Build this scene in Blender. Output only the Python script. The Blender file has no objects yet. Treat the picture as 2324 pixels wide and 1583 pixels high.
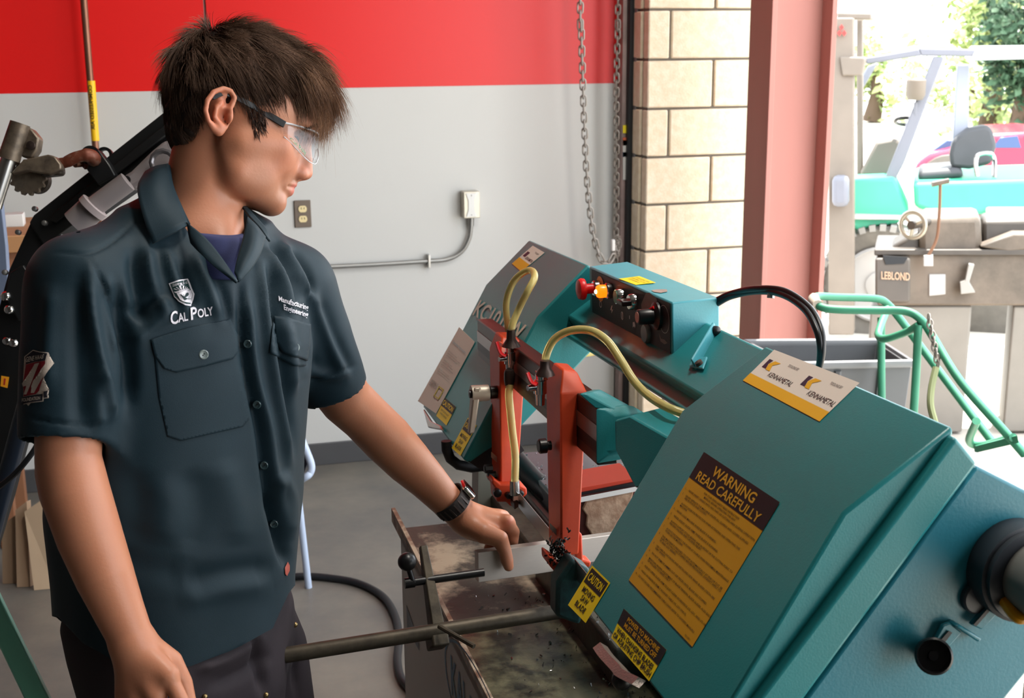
import bpy, bmesh, math, random
import numpy as np
from mathutils import Vector, Matrix
from mathutils.bvhtree import BVHTree

# ------------------------------------------------------------------ camera
W, H = 2324.0, 1583.0
FPX = 2850.0
CAM_H = 1.80
PITCH, YAW, ROLL = math.radians(13.7), math.radians(15.5), 0.0085
CAM = Vector((0, 0, CAM_H))
_s, _c = math.sin, math.cos
FWD = Vector((_s(YAW)*_c(PITCH), _c(YAW)*_c(PITCH), -_s(PITCH)))
_r0 = Vector((_c(YAW), -_s(YAW), 0))
_u0 = _r0.cross(FWD)
RIGHT = (_r0*_c(ROLL) - _u0*_s(ROLL)).normalized()
UP = (_u0*_c(ROLL) + _r0*_s(ROLL)).normalized()

scene = bpy.context.scene
coll = scene.collection
cam_data = bpy.data.cameras.new('camera')
cam = bpy.data.objects.new('camera', cam_data)
coll.objects.link(cam)
cam_data.sensor_fit = 'HORIZONTAL'
cam_data.sensor_width = 22.3
cam_data.lens = FPX/W*22.3
cam_data.clip_start = 0.05
cam_data.clip_end = 300
m = Matrix((RIGHT, UP, -FWD)).transposed().to_4x4()
m.translation = CAM
cam.matrix_world = m
cam_data.dof.use_dof = True
cam_data.dof.focus_distance = 1.95
cam_data.dof.aperture_fstop = 7.0
scene.camera = cam

# ------------------------------------------------------------------ world, sun, exposure
scene.view_settings.view_transform = 'Standard'
scene.view_settings.look = 'None'
scene.view_settings.gamma = 1.0
scene.view_settings.exposure = 0.0
scene.view_settings.use_curve_mapping = False
world = bpy.data.worlds.new('sky')
scene.world = world
world.use_nodes = True
_bg = world.node_tree.nodes['Background']
_bg.inputs['Color'].default_value = (0.91, 0.955, 1.0, 1)
_bg.inputs['Strength'].default_value = 5.0

sun_d = bpy.data.lights.new('sun', 'SUN')
sun_d.energy = 15.0
sun_d.angle = 0.01
sun_d.color = (1.0, 0.95, 0.86)
sun = bpy.data.objects.new('sun', sun_d)
coll.objects.link(sun)
SUN_TO = Vector((0.30, 0.30, 0.90)).normalized()
sun.rotation_euler = SUN_TO.to_track_quat('Z', 'Y').to_euler()

def overhead_fill(x, y, z, e, sx=0.25, sy=1.2):  # unseen area light, added to brighten upward faces of saw and shoulders
    d = bpy.data.lights.new('overhead_fill_light', 'AREA')
    d.shape = 'RECTANGLE'; d.size = sx; d.size_y = sy; d.energy = e
    d.color = (1.0, 0.94, 0.85)
    o = bpy.data.objects.new('overhead_fill_light', d)
    o.location = (x, y, z); coll.objects.link(o)
    return o
CEIL = 4.4
for (_x, _y, _e) in ((1.3, -1.2, 8), (1.3, 1.7, 80), (1.3, 4.2, 5)):
    overhead_fill(_x, _y, CEIL-0.12, _e, 0.3, 1.25)

# ------------------------------------------------------------------ projection helpers (photo pixel + distance -> place in the room)
def ray(x, y):
    return FWD + RIGHT*((x-W/2)/FPX) + UP*((H/2-y)/FPX)
def P(x, y, d):
    return CAM + ray(x, y)*d
def onplane(x, y, p0, n):
    r = ray(x, y)
    return CAM + r*((p0-CAM).dot(n)/r.dot(n))
def onz(x, y, z): return onplane(x, y, Vector((0, 0, z)), Vector((0, 0, 1)))
def onY(x, y, Y): return onplane(x, y, Vector((0, Y, 0)), Vector((0, 1, 0)))
def onX(x, y, X): return onplane(x, y, Vector((X, 0, 0)), Vector((1, 0, 0)))
def proj(p):
    v = Vector(p) - CAM
    d = v.dot(FWD)
    return (W/2 + FPX*v.dot(RIGHT)/d, H/2 - FPX*v.dot(UP)/d, d)

# ------------------------------------------------------------------ materials
def lin(c):
    out = []
    for v in c:
        v = v/255.0
        out.append(v/12.92 if v <= 0.04045 else ((v+0.055)/1.055)**2.4)
    return tuple(out)
_mats = {}
def mat(name, rgb, rough=0.5, metal=0.0, var=0.0, vscale=8.0, bump=0.0, bscale=60.0, rgb2=None, v2=(0.45, 0.6),
        emit=None, estr=0.0, trans=0.0, ior=1.45, coat=0.0, sss=0.0, alpha=1.0, attr=None, sheen=0.0, spec=None, stretch=None):
    """procedural material; rgb are 0-255 display values"""
    if name in _mats: return _mats[name]
    mt = bpy.data.materials.new(name)
    mt.use_nodes = True
    nt = mt.node_tree
    b = nt.nodes['Principled BSDF']
    c = lin(rgb)
    b.inputs['Base Color'].default_value = (*c, 1)
    b.inputs['Roughness'].default_value = rough
    b.inputs['Metallic'].default_value = metal
    if spec is not None: b.inputs['Specular IOR Level'].default_value = spec
    if trans: b.inputs['Transmission Weight'].default_value = trans
    b.inputs['IOR'].default_value = ior
    if coat: b.inputs['Coat Weight'].default_value = coat
    if sheen: b.inputs['Sheen Weight'].default_value = sheen
    if sss:
        b.inputs['Subsurface Weight'].default_value = sss
        b.inputs['Subsurface Radius'].default_value = (0.012, 0.004, 0.002)
        b.inputs['Subsurface Scale'].default_value = 1.0
    if emit is not None:
        b.inputs['Emission Color'].default_value = (*lin(emit), 1)
        b.inputs['Emission Strength'].default_value = estr
    if alpha < 1: b.inputs['Alpha'].default_value = alpha
    tc = None
    def coords():
        nonlocal tc
        if tc is None:
            t = nt.nodes.new('ShaderNodeTexCoord')
            if stretch:
                mp = nt.nodes.new('ShaderNodeMapping')
                mp.inputs['Scale'].default_value = stretch
                nt.links.new(t.outputs['Object'], mp.inputs['Vector'])
                tc = mp.outputs['Vector']
            else:
                tc = t.outputs['Object']
        return tc
    col_out = None
    if attr:
        a = nt.nodes.new('ShaderNodeAttribute'); a.attribute_name = attr
        col_out = a.outputs['Color']
    if rgb2 is not None:
        n = nt.nodes.new('ShaderNodeTexNoise')
        n.inputs['Scale'].default_value = vscale
        n.inputs['Detail'].default_value = 8
        n.inputs['Roughness'].default_value = 0.65
        nt.links.new(coords(), n.inputs['Vector'])
        r = nt.nodes.new('ShaderNodeValToRGB')
        r.color_ramp.elements[0].position = v2[0]
        r.color_ramp.elements[1].position = v2[1]
        r.color_ramp.elements[0].color = (*c, 1)
        r.color_ramp.elements[1].color = (*lin(rgb2), 1)
        nt.links.new(n.outputs['Fac'], r.inputs['Fac'])
        col_out = r.outputs['Color']
    if var > 0:
        n = nt.nodes.new('ShaderNodeTexNoise')
        n.inputs['Scale'].default_value = vscale
        n.inputs['Detail'].default_value = 6
        nt.links.new(coords(), n.inputs['Vector'])
        mr = nt.nodes.new('ShaderNodeMapRange')
        mr.inputs['From Min'].default_value = 0.25; mr.inputs['From Max'].default_value = 0.75
        mr.inputs['To Min'].default_value = 1-var; mr.inputs['To Max'].default_value = 1+var
        nt.links.new(n.outputs['Fac'], mr.inputs['Value'])
        mx = nt.nodes.new('ShaderNodeMix'); mx.data_type = 'RGBA'; mx.blend_type = 'MULTIPLY'
        mx.inputs['Factor'].default_value = 1
        if col_out is not None: nt.links.new(col_out, mx.inputs['A'])
        else: mx.inputs['A'].default_value = (*c, 1)
        nt.links.new(mr.outputs['Result'], mx.inputs['B'])
        col_out = mx.outputs['Result']
    if col_out is not None: nt.links.new(col_out, b.inputs['Base Color'])
    if bump > 0:
        n = nt.nodes.new('ShaderNodeTexNoise')
        n.inputs['Scale'].default_value = bscale
        n.inputs['Detail'].default_value = 4
        nt.links.new(coords(), n.inputs['Vector'])
        bp = nt.nodes.new('ShaderNodeBump')
        bp.inputs['Strength'].default_value = bump
        bp.inputs['Distance'].default_value = 0.002
        nt.links.new(n.outputs['Fac'], bp.inputs['Height'])
        nt.links.new(bp.outputs['Normal'], b.inputs['Normal'])
    _mats[name] = mt
    return mt

# ------------------------------------------------------------------ objects
def V(*a): return Vector(a)
def tag(o, label=None, cat=None, group=None, kind=None):
    if label: o['label'] = label
    if cat: o['category'] = cat
    if group: o['group'] = group
    if kind: o['kind'] = kind
    return o
def empty(name, loc, label=None, cat=None, group=None, kind=None):
    o = bpy.data.objects.new(name, None)
    o.location = loc
    o.empty_display_size = 0.1
    coll.objects.link(o)
    return tag(o, label, cat, group, kind)
def setparent(o, parent):
    """all part meshes are modelled in room coordinates"""
    o.parent = parent
    o.matrix_parent_inverse = Matrix.Translation(-parent.location) if parent.type == 'EMPTY' else Matrix.Identity(4)

class MB:
    """collects shapes; build() links them as one mesh object"""
    def __init__(self): self.v = []; self.f = []; self.sm = []
    def add(self, vs, fs, smooth=False):
        k = len(self.v)
        self.v += [tuple(p) for p in vs]
        self.f += [tuple(i+k for i in f) for f in fs]
        self.sm += [smooth]*len(fs)
        return self
    def prism(self, pts, ext):
        """polygon pts swept by vector ext"""
        pts = [Vector(p) for p in pts]; ext = Vector(ext); n = len(pts)
        vs = pts + [p+ext for p in pts]
        fs = [tuple(range(n)), tuple(range(2*n-1, n-1, -1))]
        for i in range(n):
            j = (i+1) % n
            fs.append((i, i+n, j+n, j))
        return self.add(vs, fs)
    def loftpoly(self, a, b):
        """two polygons with the same number of corners"""
        n = len(a)
        fs = [tuple(range(n)), tuple(range(2*n-1, n-1, -1))]
        for i in range(n):
            j = (i+1) % n
            fs.append((i, i+n, j+n, j))
        return self.add(list(a)+list(b), fs)
    def box(self, c, sx, sy, sz, ax=Vector((1, 0, 0)), ay=Vector((0, 1, 0)), az=Vector((0, 0, 1))):
        c = Vector(c); q = []
        for k in (-1, 1):
            for (i, j) in ((-1, -1), (1, -1), (1, 1), (-1, 1)):
                q.append(c + ax*(i*sx/2) + ay*(j*sy/2) + az*(k*sz/2))
        return self.add(q, [(3, 2, 1, 0), (4, 5, 6, 7), (0, 1, 5, 4), (1, 2, 6, 5), (2, 3, 7, 6), (3, 0, 4, 7)])
    def tube(self, path, r, n=12, caps=True, closed=False, flat=None):
        path = [Vector(p) for p in path]; m_ = len(path)
        rr = r if hasattr(r, '__len__') else [r]*m_
        vs, fs = [], []
        up = None
        for i, p in enumerate(path):
            if closed: t = path[(i+1) % m_] - path[i-1]
            elif i == 0: t = path[1]-path[0]
            elif i == m_-1: t = path[-1]-path[-2]
            else: t = path[i+1]-path[i-1]
            if t.length < 1e-9: t = Vector((0, 0, 1))
            t.normalize()
            if up is None:
                up = Vector((0, 0, 1)) if abs(t.z) < 0.9 else Vector((1, 0, 0))
            s = t.cross(up)
            if s.length < 1e-6: s = t.orthogonal()
            s.normalize(); up = s.cross(t).normalized()
            for k in range(n):
                a = 2*math.pi*k/n
                vs.append(p + (s*math.cos(a) + up*math.sin(a)*(flat or 1.0))*rr[i])
        rings = m_ if closed else m_-1
        for i in range(rings):
            for k in range(n):
                a = i*n+k; b_ = i*n+(k+1) % n
                c_ = ((i+1) % m_)*n+(k+1) % n; d_ = ((i+1) % m_)*n+k
                fs.append((a, b_, c_, d_))
        self.add(vs, fs, True)
        if caps and not closed:
            k = len(self.v)-len(vs)
            self.f.append(tuple(k+i for i in range(n-1, -1, -1))); self.sm.append(False)
            self.f.append(tuple(k+(m_-1)*n+i for i in range(n))); self.sm.append(False)
        return self
    def lathe(self, c, axis, prof, n=24):
        """prof: list of (radius, distance along axis)"""
        c = Vector(c); axis = Vector(axis).normalized()
        s = axis.orthogonal().normalized(); u = axis.cross(s)
        vs, fs = [], []
        for (r, h) in prof:
            for k in range(n):
                a = 2*math.pi*k/n
                vs.append(c + axis*h + (s*math.cos(a)+u*math.sin(a))*r)
        for i in range(len(prof)-1):
            for k in range(n):
                fs.append((i*n+k, i*n+(k+1) % n, (i+1)*n+(k+1) % n, (i+1)*n+k))
        k0 = len(self.v)
        self.add(vs, fs, True)
        self.f.append(tuple(k0+i for i in range(n-1, -1, -1))); self.sm.append(False)
        self.f.append(tuple(k0+(len(prof)-1)*n+i for i in range(n))); self.sm.append(False)
        return self
    def ball(self, c, r, n=16, m_=10, sc=(1, 1, 1)):
        c = Vector(c); vs = [c+Vector((0, 0, r*sc[2]))]; fs = []
        for i in range(1, m_):
            th = math.pi*i/m_
            for k in range(n):
                a = 2*math.pi*k/n
                vs.append(c + Vector((r*sc[0]*math.sin(th)*math.cos(a), r*sc[1]*math.sin(th)*math.sin(a), r*sc[2]*math.cos(th))))
        vs.append(c-Vector((0, 0, r*sc[2])))
        for k in range(n): fs.append((0, 1+k, 1+(k+1) % n))
        for i in range(m_-2):
            for k in range(n):
                a = 1+i*n+k; b_ = 1+i*n+(k+1) % n
                fs.append((a, a+n, b_+n, b_))
        e = len(vs)-1
        for k in range(n): fs.append((e, e-n+(k+1) % n, e-n+k))
        return self.add(vs, fs, True)
    def build(self, name, material, parent=None, bevel=0.0, seg=2, autosmooth=None, smooth=None, fixn=True):
        me = bpy.data.meshes.new(name)
        me.from_pydata(self.v, [], self.f)
        me.polygons.foreach_set('use_smooth', [True]*len(self.f) if smooth else self.sm)
        if fixn:
            bm = bmesh.new(); bm.from_mesh(me)
            bmesh.ops.recalc_face_normals(bm, faces=bm.faces)
            bm.to_mesh(me); bm.free()
        me.set_sharp_from_angle(angle=math.radians(38))
        if isinstance(material, (list, tuple)):
            for q in material: me.materials.append(q)
        elif material is not None: me.materials.append(material)
        o = bpy.data.objects.new(name, me)
        coll.objects.link(o)
        if parent is not None: setparent(o, parent)
        if bevel > 0:
            md = o.modifiers.new('bevel', 'BEVEL')
            md.width = bevel; md.segments = seg; md.limit_method = 'ANGLE'; md.angle_limit = math.radians(30)
        return o

def spline(pts, n=8):
    """Catmull-Rom through points (Vectors or tuples), n steps per span"""
    pts = [Vector(p) for p in pts]
    q = [pts[0]*2-pts[1]] + pts + [pts[-1]*2-pts[-2]]
    out = []
    for i in range(1, len(q)-2):
        p0, p1, p2, p3 = q[i-1], q[i], q[i+1], q[i+2]
        for k in range(n):
            t = k/n
            out.append(0.5*((2*p1) + (p2-p0)*t + (2*p0-5*p1+4*p2-p3)*t*t + (3*p1-p0-3*p2+p3)*t**3))
    out.append(pts[-1])
    return out

# ------------------------------------------------------------------ lettering
_textcache = {}
def text_mesh(s, bold=0.0, shear=0.0, spacing=1.0):
    """(verts 2d, faces) of a string set in the built-in font, height of capitals about 0.7"""
    key = (s, bold, shear, spacing)
    if key in _textcache: return _textcache[key]
    cu = bpy.data.curves.new('t', 'FONT')
    cu.body = s; cu.offset = bold; cu.shear = shear; cu.space_character = spacing
    cu.resolution_u = 3
    o = bpy.data.objects.new('t', cu)
    coll.objects.link(o)
    dg = bpy.context.evaluated_depsgraph_get()
    me = bpy.data.meshes.new_from_object(o.evaluated_get(dg))
    vs = [(v.co.x, v.co.y) for v in me.vertices]
    fs = [tuple(p.vertices) for p in me.polygons]
    bpy.data.objects.remove(o); bpy.data.curves.remove(cu); bpy.data.meshes.remove(me)
    _textcache[key] = (vs, fs)
    return vs, fs
def text_unit(s, x, y, h, w=None, align='L', bold=0.0, shear=0.0):
    """string as verts in a unit square (x right, y down); baseline at y, capital height h, squeezed to width w"""
    vs, fs = text_mesh(s, bold, shear)
    if not vs: return [], []
    x0 = min(v[0] for v in vs); x1 = max(v[0] for v in vs)
    kx = (w/(x1-x0)) if w else None
    ky = h/0.69
    out = []
    ww = w if w else None
    for (a, b) in vs:
        u = (a-x0)*(kx if kx else ky)
        out.append((u, -b*ky))
    tw = max(p[0] for p in out)
    dx = x if align == 'L' else (x-tw/2 if align == 'C' else x-tw)
    return [(p[0]+dx, p[1]+y) for p in out], fs
def quadmap(q):
    a, b, c, d = [Vector(p) for p in q]      # top-left, top-right, bottom-right, bottom-left
    return lambda u, v: (a*(1-u)+b*u)*(1-v) + (d*(1-u)+c*u)*v
def lettering(name, quad, items, material, parent, off, fn=None):
    """items: (string, x, y, h, w, align, bold, shear) laid on a quad, lifted by vector off"""
    f = fn or quadmap(quad)
    mb = MB()
    for it in items:
        s, x, y, h, w = it[:5]
        al = it[5] if len(it) > 5 else 'L'
        bo = it[6] if len(it) > 6 else 0.0
        sh = it[7] if len(it) > 7 else 0.0
        vs, fs = text_unit(s, x, y, h, w, al, bo, sh)
        mb.add([f(*p)+Vector(off) for p in vs], fs)
    return mb.build(name, material, parent, fixn=False)
def patch(name, quad, rects, material, parent, off):
    """flat coloured shapes on a quad; rects are lists of (u, v)"""
    f = quadmap(quad); mb = MB()
    for r in rects:
        mb.add([f(*p)+Vector(off) for p in r], [tuple(range(len(r)))])
    return mb.build(name, material, parent, fixn=False)
# ------------------------------------------------------------------ the room
YW = 5.30          # back wall
XR = 1.99          # inner side of the wall with the roll-up door
XL, YB = -5.0, -5.0
RED_Z = 1.624
M_grey = mat('wall_grey_paint', (196, 196, 194), rough=0.38, var=0.02, vscale=1.2, bump=0.08, bscale=160)
M_red = mat('wall_red_paint', (214, 24, 22), rough=0.34, var=0.04, vscale=1.2, bump=0.08, bscale=160)
M_conc = mat('concrete_floor', (90, 88, 86), rough=0.42, rgb2=(124, 118, 108), vscale=1.7, v2=(0.35, 0.68), bump=0.12, bscale=40)
M_out = mat('outdoor_concrete', (196, 190, 180), rough=0.9, var=0.08, vscale=1.5)
M_ceil = mat('ceiling_dark', (104, 102, 100), rough=0.9, var=0.03)
M_shop = mat('wall_shop_side', (96, 94, 92), rough=0.8, var=0.04)
M_dkgrey = mat('rubber_base_dark', (72, 72, 74), rough=0.5, var=0.05)
M_block = mat('split_face_block', (232, 217, 190), rough=0.95, rgb2=(242, 230, 208), vscale=30, v2=(0.4, 0.62), bump=0.5, bscale=120)
M_mortar = mat('mortar_grey', (120, 116, 108), rough=0.95, bump=0.4, bscale=90)
M_alu = mat('track_metal', (150, 150, 152), rough=0.45, metal=0.6, var=0.06)
M_black = mat('black_rubber', (22, 24, 28), rough=0.5, var=0.05)
M_white = mat('white_paint', (222, 222, 220), rough=0.5, var=0.02)
M_steel = mat('bright_steel', (190, 190, 188), rough=0.28, metal=1.0, var=0.05)
M_zinc = mat('zinc_conduit', (150, 150, 148), rough=0.4, metal=0.8, var=0.05)

def struct(mb, name, material, parent=None, bevel=0.0):
    o = mb.build(name, material, parent, bevel=bevel)
    if parent is None: o['kind'] = 'structure'
    return o
struct(MB().box((-1.5, 0.15, -0.1), 7.0, 10.5, 0.2), 'floor', M_conc)
struct(MB().box((17.0, 5, -0.112), 30.0-0.02, 50, 0.2), 'ground_outside', M_out)
struct(MB().box((-1.5, 0.15, CEIL+0.1), 7.6, 11.1, 0.2), 'ceiling', M_ceil)
wb = struct(MB().box((-1.5, YW+0.12, (CEIL)/2), 7.02, 0.2, CEIL), 'wall_back', M_grey)
# grey field below, red field above, each a thin proud panel on the wall
struct(MB().box((-1.52, YW+0.01, RED_Z/2), 6.96, 0.02, RED_Z), 'grey_field', M_grey, wb)
struct(MB().box(((onY(468, 20, YW).x+1.96)/2, YW+0.009, (RED_Z+CEIL)/2), 1.96-onY(468, 20, YW).x, 0.022, CEIL-RED_Z), 'red_field', M_red, wb)
_xs = onY(462, 20, YW).x
struct(MB().box(((-5.0+_xs)/2, YW+0.012, (RED_Z+CEIL)/2), _xs+5.0, 0.018, CEIL-RED_Z), 'red_field', M_red, wb)
struct(MB().box((XL-0.1, 0.15, CEIL/2), 0.2, 10.6, CEIL), 'wall_left', M_shop)
struct(MB().box((-1.5, YB-0.1, CEIL/2), 7.0, 0.2, CEIL), 'wall_front', M_shop)
bb = MB().box((-1.5, YW-0.006, 0.05), 6.9, 0.012, 0.10)
struct(bb, 'baseboard_back', M_dkgrey, bevel=0.003)
# wall with the big door: header and the solid length behind the camera
wr = MB().box((XR+0.2, -3.5, CEIL/2), 0.4, 3.2, CEIL)
wr.box((XR+0.2, 1.6, 3.8), 0.4, 7.0, 1.2)
struct(wr, 'wall_right', M_shop)

# block pier beside the door opening: courses of single blocks
YP = 5.04
pier_x0 = onY(1466, 300, YP).x
pier_w = 0.61
pier = struct(MB().box((pier_x0+pier_w/2, YP+0.21, CEIL/2), pier_w-0.02, 0.40, CEIL), 'wall_pier', M_mortar)
_half = None
BH, JT = 0.2032, 0.010
z0 = onY(1500, 247, YP).z % BH
def block(name, x0, x1, z, y0=YP, dy=0.06):
    mb = MB().box(((x0+x1)/2, y0+dy/2, z+BH/2), x1-x0-JT, dy, BH-JT)
    return mb.build(name, M_block, pier, bevel=0.006)
nrow = 0
z = z0 - BH
while z < CEIL:
    k = round((z-onY(1500, 247, YP).z)/BH)
    full_first = (k % 2) != 0      # course under the line at y=247 starts with a full block
    if z + BH > 0.02:
        zz = max(z, 0.0)
        if not full_first: xs = [pier_x0, pier_x0+0.304, pier_x0+pier_w]
        else: xs = [pier_x0, pier_x0+0.104, pier_x0+0.104+0.4064, pier_x0+pier_w]
        for i in range(len(xs)-1):
            if zz == z: block('block', xs[i], xs[i+1], z)
            # side return of the pier, towards the room
    z += BH
for j in range(-1, 22):
    zz = z0 + j*BH
    if zz < 0: continue
    MB().box((pier_x0+0.012, YP+0.2, zz+BH/2), 0.03, 0.26, BH-JT).build('block', M_block, pier, bevel=0.005)
# short return of block wall in the corner, seen between the wall and the door track
ret = struct(MB().box((2.08, 5.33, CEIL/2), 0.2, 0.10, CEIL), 'wall_return', M_mortar)
for j in range(-1, 22):
    zz = z0 + j*BH - 0.03
    if zz < 0: continue
    MB().box((2.055, 5.262, zz+BH/2), 0.19, 0.06, BH-JT).build('block', M_block, ret, bevel=0.005)

# roll-up door: track, black seal, guide angle
door = empty('door_1', (2.03, 5.2, 0), kind='structure')
def vbar(x0, x1, ypix, Yp, mt, name, dy=0.05, parent=door, z1=4.2):
    a = onY(x0, ypix, Yp).x; b = onY(x1, ypix, Yp).x
    return MB().box(((a+b)/2, Yp+dy/2, z1/2), b-a, dy, z1).build(name, mt, parent, bevel=0.003)
M_pinkgrey = mat('weathered_track_paint', (158, 136, 132), rough=0.6, rgb2=(120, 104, 100), vscale=6, v2=(0.4, 0.7))
vbar(1412, 1428, 200, 5.22, M_pinkgrey, 'guide_angle')
vbar(1427, 1443, 200, 5.19, M_black, 'rubber_seal')
vbar(1443, 1463, 200, 5.16, M_alu, 'door_track')
# small labels on the guide angle
for (y0, y1, c, nm) in ((284, 302, (236, 214, 30), 'yellow_tag'), (312, 330, (200, 96, 60), 'orange_tag'), (345, 356, (70, 140, 200), 'blue_tag'), (318, 408, (205, 203, 200), 'white_label')):
    q = [onY(1414, y0, 5.214), onY(1421, y0, 5.214), onY(1421, y1, 5.214), onY(1414, y1, 5.214)]
    MB().prism(q, (0, 0.004 if nm == 'white_label' else 0.003, 0)).build(nm, mat('tag_'+nm, c, 0.6), door)

# ------------------------------------------------------------------ hand chains of the door
M_chain = mat('galvanised_chain', (148, 142, 136), rough=0.5, metal=0.6, var=0.1)
def chain(name, pts, label, link=0.034, r=0.0032, wid=0.011):
    root = empty(name, pts[-1], label, 'chain')
    path = spline(pts, 30)
    # resample
    ds = [0]
    for a, b in zip(path, path[1:]): ds.append(ds[-1]+(b-a).length)
    base = None
    L = ds[-1]; n = int(L/(link*0.72))
    ptl = []
    k = 0
    for i in range(n):
        s = L*i/n
        while ds[k+1] < s: k += 1
        t = (s-ds[k])/(ds[k+1]-ds[k])
        ptl.append((path[k].lerp(path[k+1], t), (path[k+1]-path[k]).normalized()))
    lk = MB()
    loop = []
    for q in range(12):
        a = 2*math.pi*q/12
        loop.append(Vector((math.cos(a)*wid*0.8, 0, math.sin(a)*wid*0.8 + (1 if math.sin(a) > 0 else -1)*(link/2-wid*0.8))))
    lk.tube(loop, r, 6, closed=True)
    me = None
    for i, (p, t) in enumerate(ptl):
        if me is None:
            o = lk.build('chain_link', M_chain, root); me = o.data
        else:
            o = bpy.data.objects.new('chain_link', me); coll.objects.link(o); o.parent = root
        rot = t.to_track_quat('Z', 'Y').to_matrix().to_4x4() @ Matrix.Rotation(math.pi/2*(i % 2)+0.4, 4, 'Z')
        o.matrix_parent_inverse = Matrix.Identity(4)
        o.matrix_basis = Matrix.Translation(p-root.location) @ rot
    return root
Yc = 5.0
chain('door_chain', [Vector((onY(1317, -60, Yc).x, Yc, 3.9)), onY(1317, -60, Yc), onY(1319, 60, Yc), onY(1323, 190, Yc), onY(1331, 380, Yc), onY(1342, 500, Yc), onY(1354, 560, Yc), onY(1368, 592, Yc), onY(1384, 592, Yc), onY(1396, 570, Yc)],
      'hanging galvanised chain in front of the red and grey wall', link=0.046, r=0.0042, wid=0.014)
Yc = 5.17
chain2 = chain('door_chain', [Vector((onY(1403, -60, Yc).x, Yc, 3.9)), onY(1403, -60, Yc), onY(1402, 60, Yc), onY(1399, 190, Yc), onY(1399, 380, Yc), onY(1398, 500, Yc), onY(1397, 575, Yc), onY(1394, 620, Yc)],
      'straight galvanised chain hanging against the door guide', link=0.042, r=0.0042, wid=0.013)
# bunched chain keeper on the guide
ck = chain2
mb = MB()
random.seed(4)
for i in range(9):
    c = onY(1394+random.uniform(0, 18), 540+random.uniform(0, 45), 5.10)
    loop = [c+Vector((math.cos(a)*0.012, random.uniform(-.006, .006), math.sin(a)*0.022)) for a in [k*math.pi/4 for k in range(8)]]
    mb.tube(loop, 0.0038, 6, closed=True)
mb.build('bunched_links', M_chain, ck)
MB().box(onY(1391, 556, 5.08), 0.016, 0.02, 0.05).build('keeper_plate', M_white, ck, bevel=0.004)

# ------------------------------------------------------------------ fittings on the back wall
def wp(x, y, off=0.0): return onY(x, y, YW-off)
# duplex outlet
ol = empty('wall_outlet', wp(687, 485), 'dark cover plate with two cream sockets on the grey wall', 'outlet')
c = wp(687, 485, 0.004)
MB().box(c, 0.070, 0.008, 0.114).build('cover_plate', mat('bronze_plate', (112, 100, 90), 0.45, metal=0.3), ol, bevel=0.003)
M_cream = mat('cream_plastic', (226, 208, 160), 0.4)
for dz in (-0.021, 0.021):
    mb = MB()
    pts = []
    for k in range(20):
        a = 2*math.pi*k/20
        pts.append(c + Vector((0.0175*math.cos(a), -0.004, dz + max(-0.0135, min(0.0135, 0.0175*math.sin(a))))))
    s = mb.prism(pts, (0, -0.004, 0)).build('socket', M_cream, ol)
    for dx in (-0.006, 0.006):
        MB().box(c+Vector((dx, -0.0085, dz+0.003)), 0.002, 0.002, 0.008).build('slot', M_black, s)
# surface box with switch plate and bent conduit
sb = empty('conduit_box', wp(1067, 465), 'surface mounted metal box with a white cover plate, fed by conduit', 'electrical box')
c = wp(1067, 463, 0.026)
MB().box(c, 0.074, 0.052, 0.116).build('box_body', mat('box_nickel', (196, 190, 176), 0.35, metal=0.4), sb, bevel=0.005)
f = MB().box(c+Vector((0, -0.029, 0)), 0.072, 0.006, 0.114).build('cover_plate', mat('plate_nickel', (205, 200, 186), 0.3, metal=0.4), sb, bevel=0.003)
c2 = c+Vector((-0.002, -0.034, 0))
mb = MB().prism([c2+Vector(p) for p in ((-.024, 0, .05), (.022, 0, .05), (.012, 0, .02), (.012, 0, -.02), (.022, 0, -.05), (-.024, 0, -.05), (-.014, 0, -.02), (-.014, 0, .02))], (0, -0.003, 0))
w_ = mb.build('white_insert', M_white, sb)
for dz in (-0.042, 0.042): MB().ball(c2+Vector((0, -0.003, dz)), 0.003, 8, 6).build('screw', M_steel, sb)
cd = empty('conduit', wp(714, 608), 'thin galvanised conduit bent along the grey wall up to the metal box', 'pipe')
path = [(640, 612), (714, 607), (850, 600), (960, 593), (1015, 588), (1048, 570), (1065, 540), (1069, 510), (1069, 496)]
MB().tube(spline([wp(x, y, 0.02) for x, y in path], 6), 0.0095, 10).build('tube', M_zinc, cd)
MB().tube([wp(1069, 512, 0.02), wp(1069, 492, 0.02)], 0.013, 10).build('coupling', M_zinc, cd)
p = wp(973, 592, 0.02)
MB().box(p, 0.012, 0.03, 0.06).build('pipe_strap', M_steel, cd, bevel=0.003)
# copper compressed-air drop
M_copper = mat('aged_copper', (132, 92, 74), rough=0.42, metal=0.7, var=0.12, vscale=10)
cp = empty('air_pipe', wp(218, 340), 'vertical copper compressed air pipe with a yellow label', 'pipe')
ya = YW-0.09
_pt = onY(190, 0, ya)
MB().tube([Vector((_pt.x, ya, CEIL-.02)), onY(190, 0, ya), onY(219, 360, ya), onY(224, 430, ya), onY(232, 560, ya)], 0.0135, 12).build('tube', M_copper, cp)
la, lb = onY(206.5, 183, ya), onY(216.5, 319, ya)
MB().tube([la, lb], 0.0155, 14).build('label_sleeve', mat('yellow_label', (240, 190, 20), 0.45), cp)
dn = (lb-la).normalized()
sx = Vector((1, 0, 0))
n_ = Vector((-0.25, -1, 0)).normalized()
sx = dn.cross(n_).normalized()
la2 = la+dn*0.016
w_ = 0.2
q0 = la2 + n_*0.0162 + sx*-0.008
lettering('lettering', None, [('COMPRESSED AIR', 0.0, 0.0, 0.013, 0.17, 'L', 0.02)], M_black, cp, (0, 0, 0),
          fn=lambda u, v: la2 + n_*0.0164 + dn*u + sx*(-(v)-0.006)*(-1)*-1)
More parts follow.
